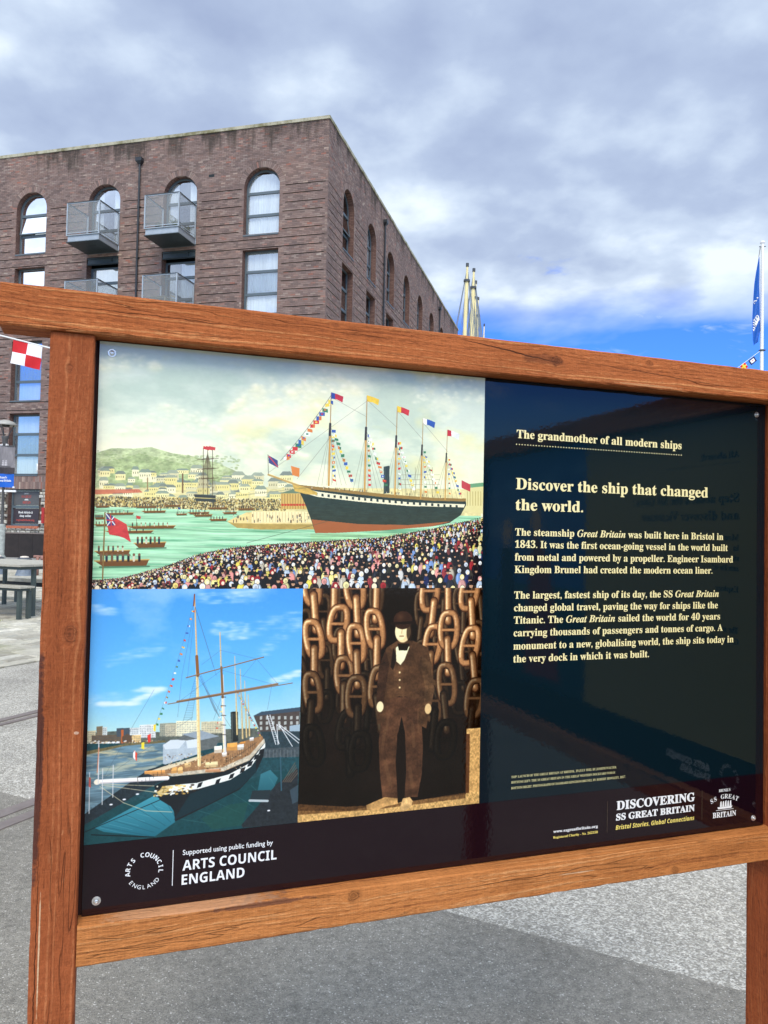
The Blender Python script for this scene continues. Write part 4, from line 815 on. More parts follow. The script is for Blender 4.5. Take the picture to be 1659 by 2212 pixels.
# stone setts in courses, worn and uneven
sp = empty('sett_paving', (0, 0, 0)); tag(sp, kind='structure')
m = MB(); m.quad(tp(-27, -6, -0.002), tp(-7.09, -6, -0.002), tp(-7.09, 60, -0.002), tp(-27, 60, -0.002)); m.build('joint_sand', M_JOINT, sp)
rs = random.Random(4); setts = []
n_ = -7.10
row = 0
while n_ > -26:
    wdt = rs.uniform(0.15, 0.21)
    t_ = rs.uniform(0, 0.3) + max(-2, -n_ * 0.0)
    while t_ < 44:
        ln = rs.uniform(0.22, 0.42)
        cx, cy, _ = tp(n_ - wdt / 2, t_ + ln / 2)
        q = cx / max(cy, .1)
        if cy > 7.5 and -0.75 < q < -0.30 and cy < 40: setts.append((math.hypot(cx, cy), n_ - wdt / 2, t_ + ln / 2, wdt, ln, abs(q + .475)))
        t_ += ln + rs.uniform(.008, .02)
    n_ -= wdt + rs.uniform(.008, .02); row += 1
def sett_geo(w, l, rnd):
    h = 0.02; e = 0.018
    b = [(-w / 2, -l / 2), (w / 2, -l / 2), (w / 2, l / 2), (-w / 2, l / 2)]
    b = [(x + rnd.uniform(-.012, .012), y + rnd.uniform(-.014, .014)) for x, y in b]
    v = [(x, y, -0.02) for x, y in b] + [(x, y, h * .45) for x, y in b] + [(x * (1 - 2 * e / w), y * (1 - 2 * e / l), h + rnd.uniform(-.008, .006)) for x, y in b]
    f = [(8, 9, 10, 11)] + [(i, (i + 1) % 4, 4 + (i + 1) % 4, 4 + i) for i in range(4)] + [(4 + i, 4 + (i + 1) % 4, 8 + (i + 1) % 4, 8 + i) for i in range(4)]
    return v, f
vis = sorted([s_ for s_ in setts if s_[5] < .05])
near = set(id(s_) for s_ in vis[:300])
protos = []
for i in range(6):
    v, f = sett_geo(0.18, 0.31, rs); pm = bpy.data.meshes.new('sett'); pm.from_pydata(v, [], f); pm.materials.append(M_SETT); protos.append(pm)
rest = MB()
for s_ in setts:
    _, nn, tt, wdt, ln, _ = s_; p_ = tp(nn, tt, 0)
    if id(s_) in near:
        inst('sett', rs.choice(protos), p_, sp, rz=-TR, scale=(wdt / .18, ln / .31, 1))
    else:
        v, f = sett_geo(wdt, ln, rs); ca, sa = math.cos(-TR), math.sin(-TR)
        rest.add([(p_[0] + x * ca - y * sa, p_[1] + x * sa + y * ca, z) for x, y, z in v], f)
tag(rest.build('sett_rows', M_SETT, sp), kind='stuff')

# ---------------------------------------------------------------- brick warehouse
YB = 0.2555; BC = (-2.9331, 35.4875)
B = empty('brick_warehouse', (BC[0], BC[1], 0), -YB)
tag(B, 'five-storey brown brick warehouse with tall arched windows and small steel balconies', 'building')
TOPZ = 20.97; CR = 0.0836
FL_C = [3.34, 7.68, 11.95, 16.28]; FR_C = [3.3 + 4.37 * i for i in range(8)]
HW = 0.915; SPR = 18.09; GRV0 = 18.085; GP = 0.418
def L2(u, d, z): return (-u, d, z)          # left face: u along, d depth into the building
def R2(u, d, z): return (-d, u, z)          # right face
def openings(face):
    """list of (u0, u1, z0, z1, arched)"""
    o = []
    cs = FL_C + [20.6] if face == 'L' else FR_C
    for i, c in enumerate(cs):
        dr = face == 'L' and i in (1, 2)
        o.append((c - HW, c + HW, 15.50 if dr else 15.75, SPR, True))
        for j in range(3):
            top = 15.07 - 3.84 * j + (0.40 if dr else 0)
            if dr: o.append((c - HW, c + HW, (15.75 - 3.84 * (j + 1)) - 0.25, (15.30 if j == 0 else 15.38 - 3.84 * j) , False))
            else: o.append((c - HW, c + HW, 15.75 - 3.84 * (j + 1), top, False))
        if face == 'L' and i == 3: o.append((15.21, 17.09, 1.62, 3.50, False))
    return o
OPN = {'L': openings('L'), 'R': openings('R')}
def solid(face, z, umax, grow=0.0):
    """solid intervals of the wall at height z"""
    cut = []
    for (u0, u1, z0, z1, ar) in OPN[face]:
        if z0 - 1e-6 <= z < z1: cut.append((u0, u1))
        elif ar:
            r = HW + grow; dz = z - z1
            if 0 <= dz < r:
                w = math.sqrt(r * r - dz * dz); c = (u0 + u1) / 2; cut.append((c - w, c + w))
    cut.sort(); iv = []; a = 0.0
    for (p_, q_) in cut:
        if p_ > a: iv.append((a, p_))
        a = max(a, q_)
    if a < umax: iv.append((a, umax))
    return iv
def build_face(face, umax, F, zlow):
    rb = random.Random(7 if face == 'L' else 8); bricks = []; mort = MB(); back = MB(); flip = face == 'R'
    nrow = int(TOPZ / CR) + 1
    for kk in range(nrow):
        zb = TOPZ - (kk + 1) * CR; zt = zb + CR
        if zb < 3.4: break
        zm = (zb + zt) / 2
        gi = (GRV0 - zt) / GP
        groove = zt <= GRV0 + .02 and abs(gi - round(gi)) * GP < CR * .5
        iv = solid(face, zm, umax, 0.0); ivb = solid(face, zm, umax, 0.30)
        for (a, b) in iv:
            h1 = zt - (0.037 if groove else 0)
            if groove and b - a > .5:
                mort.quad(F(a, .009, zb), F(b, .009, zb), F(b, .009, h1), F(a, .009, h1)); mort.quad(F(a, .009, h1), F(b, .009, h1), F(b, .05, h1), F(a, .05, h1)); mort.quad(F(a, .009, zt), F(b, .009, zt), F(b, .05, zt), F(a, .05, zt))
                for (p_, q_) in ((a, a + .11), (b - .11, b)): mort.quad(F(p_, .009, h1), F(q_, .009, h1), F(q_, .009, zt), F(p_, .009, zt))
                back.quad(F(a + .1, .05, h1 - .001), F(b - .1, .05, h1 - .001), F(b - .1, .05, zt + .001), F(a + .1, .05, zt + .001))
            else: mort.quad(F(a, .009, zb), F(b, .009, zb), F(b, .009, zt), F(a, .009, zt))
        if zb < zlow: continue
        off = (kk % 2) * 0.125
        for (a, b) in ivb:
            u = math.floor((a - off) / .25) * .25 + off
            while u < b - .02:
                p_, q_ = max(u, a), min(u + .25, b)
                if q_ - p_ > .03:
                    endp = (p_ < a + .12 or q_ > b - .12)
                    top_ = zt - .0045 - (0.037 if groove and not endp and b - a > .5 else 0)
                    bricks.append((p_ + .005, q_ - .005, zb + .0045, top_, rb.uniform(-.002, .004)))
                u += .25
    mort.build('mortar', M_MORTAR, B); back.build('groove_back', M_DARKROOM, B)
    return bricks
def brick_vf(F, a, b, z0, z1, pr):
    d0, d1 = -pr, .012
    v = [F(a, d0, z0), F(b, d0, z0), F(b, d0, z1), F(a, d0, z1), F(a, d1, z0), F(b, d1, z0), F(b, d1, z1), F(a, d1, z1)]
    return v, [(0, 1, 2, 3), (0, 4, 5, 1), (3, 2, 6, 7), (0, 3, 7, 4), (1, 5, 6, 2)]
for face, umax, F, zlow in (('L', 23.0, L2, 3.6), ('R', 37.85, R2, 11.5)):
    bl = build_face(face, umax, F, zlow)
    if face == 'L':      # the 300 bricks that show largest are objects: those nearest the corner above the board
        cand = [b for b in bl if b[2] > 13.0 and b[0] < 9 and b[1] - b[0] > .235 and abs((b[3] - b[2]) - (CR - .009)) < .002]
        cand.sort(key=lambda b: b[0] + (b[2] - 13.0) * .8); chosen = set(cand[:300])
        v, f = brick_vf(F, -.12, .12, -CR / 2 + .0045, CR / 2 - .0045, 0.002); bm_ = bpy.data.meshes.new('brick'); bm_.from_pydata(v, [], f); bm_.materials.append(M_BRICK)
        for b in cand[:300]: inst('brick', bm_, (-(b[0] + b[1]) / 2, -b[4] * .5, (b[2] + b[3]) / 2), B)
        bl = [b for b in bl if b not in chosen]
    m = MB()
    for b in bl: m.add(*brick_vf(F, *b))
    tag(m.build('brickwork', M_BRICK, B), kind='stuff')
# arch rings of cut bricks, 32 to an arch
ringb = MB(); ringm = MB(); sold = MB()
for face, F in (('L', L2), ('R', R2)):
    for (u0, u1, z0, z1, ar) in OPN[face]:
        if not ar: continue
        c = (u0 + u1) / 2; N = 34
        for i in range(N):
            a0, a1 = math.pi * (i + .07) / N, math.pi * (i + .93) / N; r0_, r1_ = HW + .002, HW + .292; v = []
            for d in (-.004, .012):
                for (rr, aa) in ((r0_, a0), (r1_, a0), (r1_, a1), (r0_, a1)): v.append(F(c + rr * math.cos(aa), d, SPR + rr * math.sin(aa)))
            ringb.add(v, [(0, 1, 2, 3), (0, 4, 5, 1), (1, 5, 6, 2), (2, 6, 7, 3), (3, 7, 4, 0)])
            ringm.add([F(c + rr * math.cos(aa), .005, SPR + rr * math.sin(aa)) for (rr, aa) in ((HW, math.pi * i / N), (HW + .30, math.pi * i / N), (HW + .30, math.pi * (i + 1) / N), (HW, math.pi * (i + 1) / N))], [(0, 1, 2, 3)])
tag(ringb.build('arch_brick', M_BRICK, B), kind='stuff'); ringm.build('arch_mortar', M_MORTAR, B)
# soldier courses over the ground floor (two rows of upright bricks)
u = 14.2
while u < 21.5:
    for (za, zb) in ((3.50, 3.865), (3.875, 4.14)): sold.add(*brick_vf(L2, u, u + .078, za, zb, .006))
    u += .0875
tag(sold.build('soldier_course', M_BRICK, B), kind='stuff')
m = MB(); m.quad(L2(14, .002, 3.49), L2(22, .002, 3.49), L2(22, .002, 4.24), L2(14, .002, 4.24)); m.build('soldier_mortar', M_MORTAR, B)
# reveals, dark rooms behind the windows, roof and blind sides
REC = 0.30
for face, F in (('L', L2), ('R', R2)):
    for (u0, u1, z0, z1, ar) in OPN[face]:
        D = REC + .12; rv = MB()
        rv.quad(F(u0, .0, z0), F(u0, D, z0), F(u0, D, z1), F(u0, .0, z1)); rv.quad(F(u1, .0, z0), F(u1, D, z0), F(u1, D, z1), F(u1, .0, z1)); rv.quad(F(u0, .0, z0), F(u1, .0, z0), F(u1, D, z0), F(u0, D, z0))
        if ar:
            c = (u0 + u1) / 2; N = 24
            for i in range(N):
                a0, a1 = math.pi * i / N, math.pi * (i + 1) / N
                rv.quad(F(c + HW * math.cos(a0), 0, z1 + HW * math.sin(a0)), F(c + HW * math.cos(a1), 0, z1 + HW * math.sin(a1)), F(c + HW * math.cos(a1), D, z1 + HW * math.sin(a1)), F(c + HW * math.cos(a0), D, z1 + HW * math.sin(a0)))
        else: rv.quad(F(u0, .0, z1), F(u1, .0, z1), F(u1, D, z1), F(u0, D, z1))
        rv.build('window_reveal', M_REVEAL, B)
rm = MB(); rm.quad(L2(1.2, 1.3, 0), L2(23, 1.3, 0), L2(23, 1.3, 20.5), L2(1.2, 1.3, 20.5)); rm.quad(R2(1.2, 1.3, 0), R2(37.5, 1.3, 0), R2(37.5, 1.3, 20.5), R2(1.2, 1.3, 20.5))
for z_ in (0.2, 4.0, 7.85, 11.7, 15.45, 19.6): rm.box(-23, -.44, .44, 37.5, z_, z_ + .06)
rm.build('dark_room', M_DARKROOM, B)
# plain wall between openings, behind everything, butted to the reveals: closes the shell
sh = MB()
for face, umax, F in (('L', 23.0, L2), ('R', 37.85, R2)):
    zz = sorted(set([0, TOPZ] + [q for o in OPN[face] for q in ((o[2], o[3]) if not o[4] else (o[2], o[3], o[3] + HW * .38, o[3] + HW * .7, o[3] + HW * .92, o[3] + HW))]))
    for z0, z1 in zip(zz[:-1], zz[1:]):
        for a, b in solid(face, z0 + 1e-4, umax): sh.quad(F(a, .06, z0), F(b, .06, z0), F(b, .06, z1), F(a, .06, z1))
sh.quad(L2(23, .05, 0), L2(23, 37.8, 0), L2(23, 37.8, TOPZ), L2(23, .05, TOPZ)); sh.quad((-.05, 37.85, 0), (-23, 37.85, 0), (-23, 37.85, TOPZ), (-.05, 37.85, TOPZ)); sh.quad((-.1, .1, TOPZ - .3), (-23, .1, TOPZ - .3), (-23, 37.8, TOPZ - .3), (-.1, 37.8, TOPZ - .3))
sh.build('wall', M_REVEAL, B)
cpg = MB(); x = 0
rc_ = random.Random(3)
for i in range(24): u0 = -.045 + i * .96; j = rc_.uniform(-.006, .006); cpg.box(-u0 - .952, -u0, -.05 + j, .34, TOPZ, TOPZ + .15 + j)
for i in range(39): u0 = .345 + i * .965; j = rc_.uniform(-.006, .006); cpg.box(-.34, .05 + j, u0, u0 + .957, TOPZ, TOPZ + .15 + j)
cpg.build('coping', M_COPING, B)

def window(face, c, z0, z1, arched, kind='sash', curtain=0, hw=HW, tr=None, rec=REC, open_=None):
    """a recessed grey window: frame > sill, panes, curtain"""
    F = L2 if face == 'L' else R2; fw = .085; dp = .07; m = MB(); gm = M_GLASS if face == 'L' else M_GLASS_SIDE
    def bar(a, b, za, zb, d0=0.0, d1=dp):
        v = [F(u, d, z) for z in (za, zb) for (u, d) in ((a, rec + d0), (b, rec + d0), (b, rec + d1), (a, rec + d1))]
        m.add(v, [(3, 2, 1, 0), (4, 5, 6, 7), (0, 1, 5, 4), (1, 2, 6, 5), (2, 3, 7, 6), (3, 0, 4, 7)])
    u0, u1 = c - hw, c + hw
    bar(u0, u0 + fw, z0, z1); bar(u1 - fw, u1, z0, z1); bar(u0 + fw, u1 - fw, z0, z0 + fw)
    if arched:
        N = 20; ri = hw - fw
        for i in range(N):
            a0, a1 = math.pi * i / N, math.pi * (i + 1) / N; v = []
            for d in (0, dp):
                for (rr, aa) in ((hw, a0), (hw, a1), (ri, a1), (ri, a0)): v.append(F(c + rr * math.cos(aa), rec + d, z1 + rr * math.sin(aa)))
            m.add(v, [(0, 1, 2, 3), (7, 6, 5, 4), (3, 2, 6, 7), (0, 4, 5, 1)])
    else: bar(u0 + fw, u1 - fw, z1 - fw, z1)
    for t in tr: bar(u0 + fw, u1 - fw, t - .065, t + .065, -.012, dp)
    w = m.build('window', M_FRAME, B)
    edges = [z0 + fw] + [q for t in tr for q in (t - .065, t + .065)] + [z1 - (0 if arched else fw)]
    for i in range(0, len(edges), 2):
        za, zb = edges[i], edges[i + 1]; p_ = MB(); a, b = u0 + fw, u1 - fw; top = arched and i == len(edges) - 2
        tilt = .16 if open_ is not None and i // 2 == open_ else 0
        g = rec + .035
        if top:
            N = 16; ri = hw - fw; vs = [F(a, g, za), F(b, g, za)] + [F(c + ri * math.cos(math.pi * q / N), g, z1 + ri * math.sin(math.pi * q / N)) for q in range(N + 1)]
            p_.add(vs, [tuple(range(len(vs)))])
        else: p_.add([F(a, g - tilt, za), F(b, g - tilt, za), F(b, g, zb), F(a, g, zb)], [(0, 1, 2, 3)])
        if tilt:
            q_ = MB()
            for (aa, bb, zc_, zd_) in ((a, b, za, za + .06), (a, a + .05, za, zb), (b - .05, b, za, zb)):
                def dd(z): return g - tilt * (zb - z) / (zb - za) - .02
                q_.add([F(aa, dd(zc_), zc_), F(bb, dd(zc_), zc_), F(bb, dd(zd_), zd_), F(aa, dd(zd_), zd_), F(aa, dd(zc_) + .05, zc_), F(bb, dd(zc_) + .05, zc_), F(bb, dd(zd_) + .05, zd_), F(aa, dd(zd_) + .05, zd_)], [(0, 1, 2, 3), (0, 4, 5, 1), (3, 2, 6, 7), (0, 3, 7, 4), (1, 5, 6, 2)])
            q_.build('casement_frame', M_FRAME, w)
        p_.build('pane', gm, w)
    s_ = MB(); v = [F(u, d, z) for z in (z0 - .055, z0 + .004) for (u, d) in ((u0 + .003, -.035), (u1 - .003, -.035), (u1 - .003, rec + .02), (u0 + .003, rec + .02))]
    s_.add(v, [(3, 2, 1, 0), (4, 5, 6, 7), (0, 1, 5, 4), (1, 2, 6, 5), (2, 3, 7, 6), (3, 0, 4, 7)]); s_.build('sill', M_FRAME, w)
    if curtain:
        q_ = MB(); rr = random.Random(int(c * 100 + z0 * 10)); zt_ = z1 + (hw * .8 if arched else 0)
        spans = {1: [(u0 + .05, u1 - .05)], 2: [(u0 + .05, c - .35), (c + .3, u1 - .05)], 3: [(u0 + .05, c + .1)], 4: [(c - .1, u1 - .05)]}[curtain]
        for (a, b) in spans:
            N = max(6, int((b - a) * 22)); vs = []
            for i in range(N + 1):
                u = a + (b - a) * i / N; d = rec + .13 + .030 * math.sin(i * 2.1 + rr.random()) + rr.uniform(-.01, .01); vs += [F(u, d, z0 + .02), F(u + rr.uniform(-.01, .01), d, zt_)]
            q_.add(vs, [(2 * i, 2 * i + 2, 2 * i + 3, 2 * i + 1) for i in range(N)])
        q_.build('curtain', M_CURTAIN, w, smooth=True)
    return w
for i, c in enumerate(FL_C):
    door = i in (1, 2)
    window('L', c, 15.50 if door else 15.75, SPR, True, curtain={0: 1, 1: 2, 2: 2, 3: 3}[i], tr=[16.79, 17.88] if not door else [16.72, 17.75], open_=1 if i == 3 else None)
    for j in range(3):
        z0 = 15.75 - 3.84 * (j + 1)
        if door: window('L', c, z0 - .25, 15.30 - .45 - 3.84 * j + (0 if j == 0 else .05), False, curtain=[4, 3, 1][(i + j) % 3], tr=[14.05 - 3.84 * j, 12.96 - 3.84 * j], rec=REC + .08)
        else: window('L', c, z0, 15.07 - 3.84 * j, False, curtain=1, tr=[14.05 - 3.84 * j, 12.96 - 3.84 * j])
for i, c in enumerate(FR_C):
    window('R', c, 15.75, SPR, True, curtain=1 if i == 1 else 0, tr=[16.83, 17.88], open_=1 if i == 0 else None)
    window('R', c, 11.91, 15.07, False, curtain=0, tr=[14.05, 12.96])
# beams over the balcony doors
for c in (FL_C[1], FL_C[2]):
    m = MB(); m.box(-c - HW + .02, -c + HW - .02, .04, .05, 14.9, 15.28); m.box(-c - HW + .02, -c + HW - .02, -.01, .16, 15.2, 15.23); m.box(-c - HW + .02, -c + HW - .02, -.01, .16, 14.93, 14.96)
    m.box(-c + .5, -c + .53, -.01, .05, 14.96, 15.2); m.build('beam', M_DARKSTEEL, B)
# ground floor shop window with film and rubble stone round it
wfl = window('L', 16.15, 1.62, 3.50, False, curtain=0, hw=.935, tr=[2.585], rec=.24)
M_FILM = plain('grey window film', (92, 92, 92), 0.4, 0, .1, 3); M_FILM2 = plain('dark window film', (62, 54, 58), 0.4, 0, .1, 3); M_LRED = plain('red film lettering', (196, 84, 76), .6, 0, .02); M_LWH = plain('white film lettering', (236, 236, 232), .6, 0, .02)
m = MB(); m.box(-16.95, -15.34, .262, .266, 2.67, 3.40); m.build('window_film', M_FILM, wfl)
m = MB(); m.box(-16.95, -15.34, .262, .266, 1.72, 2.50); m.build('window_film', M_FILM2, wfl)
lettering(SER("BRUNEL'S"), -16.33, 3.24, .27, .07, .255, M_LWH, wfl); lettering(SER('SS GREAT'), -16.50, 3.06, .60, .13, .255, M_LRED, wfl); lettering(SER('BRITAIN'), -16.42, 2.76, .48, .12, .255, M_LRED, wfl)
m = MB(); m.add([(-16.32, .255, 2.93), (-16.06, .255, 2.93), (-16.10, .255, 2.97), (-16.30, .255, 2.97)], [(0, 1, 2, 3)])
for x in (-16.26, -16.2, -16.14): m.add([(x, .255, 2.975), (x + .03, .255, 2.975), (x + .015, .255, 3.03)], [(0, 1, 2)])
m.build('ship_emblem', M_LWH, wfl)
lettering(SER('Book tickets &'), -16.66, 2.25, .88, .11, .255, M_LWH, wfl, .012); lettering(SER('shop online'), -16.58, 2.07, .70, .11, .255, M_LWH, wfl, .012); lettering(SER('ssgreatbritain.org'), -16.77, 1.86, 1.10, .10, .255, M_LRED, wfl, .008)
M_STONE = None
k = NM('rubble stone'); g = k.n('ShaderNodeNewGeometry'); oi = k.n('ShaderNodeObjectInfo'); P = g.outputs['Position']
rnd = k.math('FRACT', k.math('ADD', g.outputs['Random Per Island'], oi.outputs['Random']))
c = k.ramp(rnd, [(0, lin(120, 118, 112)), (0.3, lin(176, 172, 158)), (0.6, lin(206, 200, 184)), (0.85, lin(150, 146, 140)), (1, lin(222, 218, 206))])
k.set(col=k.mix(1.0, c, k.ramp(k.noise(P, 9, 5, 0.7), [(0.3, .7), (0.7, 1.15)]), 'MULTIPLY'), rough=.9, spec=.2).bump(k.noise(P, 20, 5, .7), .6, .02); M_STONE = k.m
st_me = []
for i in range(8):
    rr = random.Random(60 + i); v = []
    for sx in (-.5, .5):
        for sy in (-.5, .5):
            for sz in (-.5, .5): v.append((sx * rr.uniform(.86, 1.0), sy, sz * rr.uniform(.84, 1.0)))
    v += [(rr.uniform(-.1, .1), -.75, rr.uniform(-.1, .1))]
    # x-index order: (sx, sy, sz); outer face is y = -.5 with a raised middle
    f = [(0, 4, 8), (4, 5, 8), (5, 1, 8), (1, 0, 8), (0, 1, 3, 2), (4, 6, 7, 5), (0, 2, 6, 4), (1, 5, 7, 3)]
    me = bpy.data.meshes.new('stone'); me.from_pydata(v, [], f); me.materials.append(M_STONE); st_me.append(me)
rr = random.Random(12); z = 1.20; cnt = 0
while z < 3.46:
    h = rr.uniform(.13, .2); h = min(h, 3.5 - z); u = 14.3
    while u < 18.9:
        w_ = rr.uniform(.16, .36)
        c_ = u + w_ / 2
        if not (15.20 - w_ / 2 < c_ < 17.10 + w_ / 2 and z + h > 1.62 - .01 and z < 3.5) and cnt < 300:
            o = inst('stone', rr.choice(st_me), L2(c_, .0, z + h / 2), B, scale=(w_ * .95, .1, h * .93)); cnt += 1
        u += w_
    z += h
m = MB(); 
for i in range(16): m.box(-17.1 + i * .12, -17.1 + i * .12 + .11, -.07, .22, 1.47, 1.60)
tag(m.build('brick_sill', plain('orange sill brick', (188, 112, 82), .8, 0, .25, 9), B), kind='stuff')
m = MB(); m.quad(L2(14.2, .03, 0), L2(19, .03, 0), L2(19, .03, 1.62), L2(14.2, .03, 1.62)); m.quad(L2(14.2, .03, 1.62), L2(15.2, .03, 1.62), L2(15.2, .03, 3.5), L2(14.2, .03, 3.5)); m.quad(L2(17.1, .03, 1.62), L2(19, .03, 1.62), L2(19, .03, 3.5), L2(17.1, .03, 3.5)); m.build('rubble_mortar', M_MORTAR, B)
m = MB(); m.box(-14.93, -14.78, -.16, .0, 1.75, 2.55); m.build('alarm_box', plain('red sign paint', (176, 44, 40), .5, 0, .1), B)
m = MB(); m.box(-6.16, -5.86, -.004, .012, 18.78, 18.92); m.build('air_brick', M_DARKROOM, B)
def drainpipe(face, u, zt):
    F = L2 if face == 'L' else R2; m = MB(); p0, p1 = F(u, -.09, zt - .3), F(u, -.09, .1); m.tube(p0, p1, .052, n=12)
    for z in (17.6, 15.0, 12.6, 10.0, 7.4): m.tube(F(u, -.09, z), F(u, -.09, z + .09), .064, n=12); a = F(u - .10, -.02, z + .02); b = F(u + .10, .0, z + .07); m.box(a[0], b[0], a[1], b[1], a[2], b[2])
    o = m.build('drainpipe', M_BLACKPIPE, B, smooth=False)
    h = MB(); vs = []
    for (z, w, d) in ((zt - .30, .07, .15), (zt - .17, .17, .24), (zt, .17, .24)): vs += [F(u - w, .0, z), F(u - w, -d, z), F(u + w, -d, z), F(u + w, .0, z)]
    fs = [(j * 4 + i, j * 4 + (i + 1) % 4, j * 4 + 4 + (i + 1) % 4, j * 4 + 4 + i) for j in range(2) for i in range(4)] + [(0, 1, 2, 3), (8, 9, 10, 11)]
    h.add(vs, fs); h.build('hopper', M_BLACKPIPE, o)
drainpipe('L', 9.93, 20.08); drainpipe('R', 10.2, 20.27); drainpipe('R', 28.03, 20.29)

def balcony(c, dz):
    x0, x1 = -(c + .92), -(c - .90); D = 1.66; zf = 15.78 - dz; zt = 17.42 - dz
    m = MB(); m.box(x0 + .06, x1 - .02, -D + .06, -.0, 15.53 - dz, zf); m.box(x0, x1 + .03, -D, .0, zf, zf + .035); m.box(x0 + .05, x1 - .02, -D + .05, -.0, 15.49 - dz, 15.52 - dz)
    s_ = m.build('balcony', M_STEEL, B)
    u = MB(); u.box(x0 + .0, x1 + .0, -D + .02, -.005, 15.46 - dz, 15.4885 - dz); u.build('shade_soffit', M_DARKSTEEL, s_)  # dark plate added under the slab, its colour puts shade on the underside
    for (x, y) in ((x0 + .03, -D + .03), (x1 - .0, -D + .03), (x0 + .03, -.06), (x1 - .0, -.06)):
        p_ = MB(); p_.box(x - .03, x + .03, y - .03, y + .03, zf + .035, zt - .03); 
        for q in range(3): p_.box(x - .036, x + .036, y - .036, y + .036, zf + .3 + q * .45, zf + .325 + q * .45)
        p_.build('baluster', M_STEEL, s_)
    t = MB(); t.box(x0, x1 + .03, -D, -D + .06, zt - .03, zt); t.box(x0, x0 + .06, -D + .06, 0, zt - .03, zt); t.box(x1 - .03, x1 + .03, -D + .06, 0, zt - .03, zt); t.build('handrail', M_DARKSTEEL, s_)
    for (a, b) in (((x0 + .06, -D + .03), (x1 - .03, -D + .03)), ((x0 + .03, -D + .06), (x0 + .03, -.09)), ((x1, -D + .06), (x1, -.09))):
        q = MB(); q.quad((*a, zf + .14), (*b, zf + .14), (*b, zt - .07), (*a, zt - .07)); q.build('infill_screen', M_SCREEN, s_)
        dx, dy = (.0, .012) if a[1] == b[1] else (.012, 0)
        for z in (zf + .11, zt - .07): q = MB(); q.box(a[0] - dx, b[0] + dx, a[1] - dy, b[1] + dy, z, z + .035); q.build('screen_edge', M_STEEL, s_)
for c in (FL_C[1], FL_C[2]):
    for dz in (0, 3.84): balcony(c, dz)
# things standing on the balconies
def local(o): o.parent = None; return o
def bw(x, y, z): a = -YB; return (BC[0] + x * math.cos(a) - y * math.sin(a), BC[1] + x * math.sin(a) + y * math.cos(a), z)
M_TEAK = plain('weathered teak', (150, 142, 122), .8, 0, .15, 12); M_LEAF = plain('pot plant leaves', (92, 108, 60), .7, 0, .3, 12); M_POT = plain('dark planter', (52, 54, 54), .6)
zf = 15.815 - 3.84
tb = empty('balcony_table', bw(-8.1, -.85, zf), -YB); tag(tb, 'small slatted garden table on the lower balcony beside the drainpipe', 'table')
for i in range(5): m = MB(); m.box(-.45, .45, -.3 + i * .122, -.3 + i * .122 + .11, .70, .725); m.build('slat', M_TEAK, tb)
m = MB(); m.box(-.43, .43, -.26, -.23, .63, .70); m.box(-.43, .43, .23, .26, .63, .70); m.build('apron', M_TEAK, tb)
for (x, y) in ((-.4, -.25), (.4, -.25), (-.4, .25), (.4, .25)): m = MB(); m.box(x - .025, x + .025, y - .025, y + .025, 0, .70); m.build('leg', M_TEAK, tb)
ch = empty('balcony_chair', bw(-7.30, -.7, zf), -YB + 1.2); tag(ch, 'slatted folding chair at the right end of the lower balcony beside the drainpipe', 'chair')
for i in range(4): m = MB(); m.box(-.2, .2, -.2 + i * .10, -.2 + i * .10 + .085, .42, .44); m.build('seat_slat', M_TEAK, ch)
m = MB(); m.box(-.2, -.17, .2, .23, .0, .9); m.box(.17, .2, .2, .23, .0, .9); m.box(-.17, .17, .205, .225, .6, .66); m.box(-.17, .17, .205, .225, .78, .86); m.build('backrest', M_TEAK, ch)
m = MB(); m.box(-.2, -.17, -.2, -.17, 0, .42); m.box(.17, .2, -.2, -.17, 0, .42); m.build('front_legs', M_TEAK, ch)
rp = random.Random(8)
for (x, y, hgt, lab) in ((-8.1, -1.25, .22, 'low spiky plant in a dark trough at the middle of the upper right balcony'), (-7.25, -1.2, .34, 'taller leafy pot plant in the front right corner of the upper right balcony'), (-6.95, -.5, .26, 'trailing green plant nearest the window on the upper right balcony')):
    pl = empty('pot_plant', bw(x, y, 15.815), 0); tag(pl, lab, 'plant', 'pot plants on the upper right balcony')
    m = MB(); m.lathe([(0, 0), (.11, 0), (.14, .17), (.12, .17), (.12, .14), (0, .14)], n=12); m.build('pot', M_POT, pl)
    m = MB()
    for i in range(46):
        a = rp.uniform(0, 6.28); r_ = rp.uniform(.08, .3); z1_ = .17 + hgt * rp.uniform(.3, 1); b0 = Vector((.05 * math.cos(a), .05 * math.sin(a), .14)); tip = Vector((r_ * math.cos(a), r_ * math.sin(a), z1_)); s_ = Vector((-math.sin(a), math.cos(a), 0)) * .018; md = (b0 + tip) / 2 + Vector((0, 0, .05))
        m.add([b0, md + s_, tip, md - s_], [(0, 1, 2, 3)])
    m.build('foliage', M_LEAF, pl)
pw = empty('pillow', bw(-15.52, .36, 4.33), -YB); tag(pw, 'white cushion propped against the glass of the first-floor window at far left', 'cushion')
m = MB(); N = 8; vs = []
for i in range(N + 1):
    for j in range(N + 1):
        u, v = i / N * 2 - 1, j / N * 2 - 1; k_ = (1 - u ** 4) * (1 - v ** 4); pin = 1 - .12 * (1 - abs(u * v)); vs.append((u * .24 * (1 - .14 * (1 - v * v)), -.09 * k_, .30 + v * .28 * (1 - .14 * (1 - u * u)) + u * .03))
m.add(vs, [(i * (N + 1) + j, (i + 1) * (N + 1) + j, (i + 1) * (N + 1) + j + 1, i * (N + 1) + j + 1) for i in range(N) for j in range(N)]); pc = m.build('cover', plain('white cushion cloth', (246, 246, 240), .8, 0, .03), pw, smooth=True)
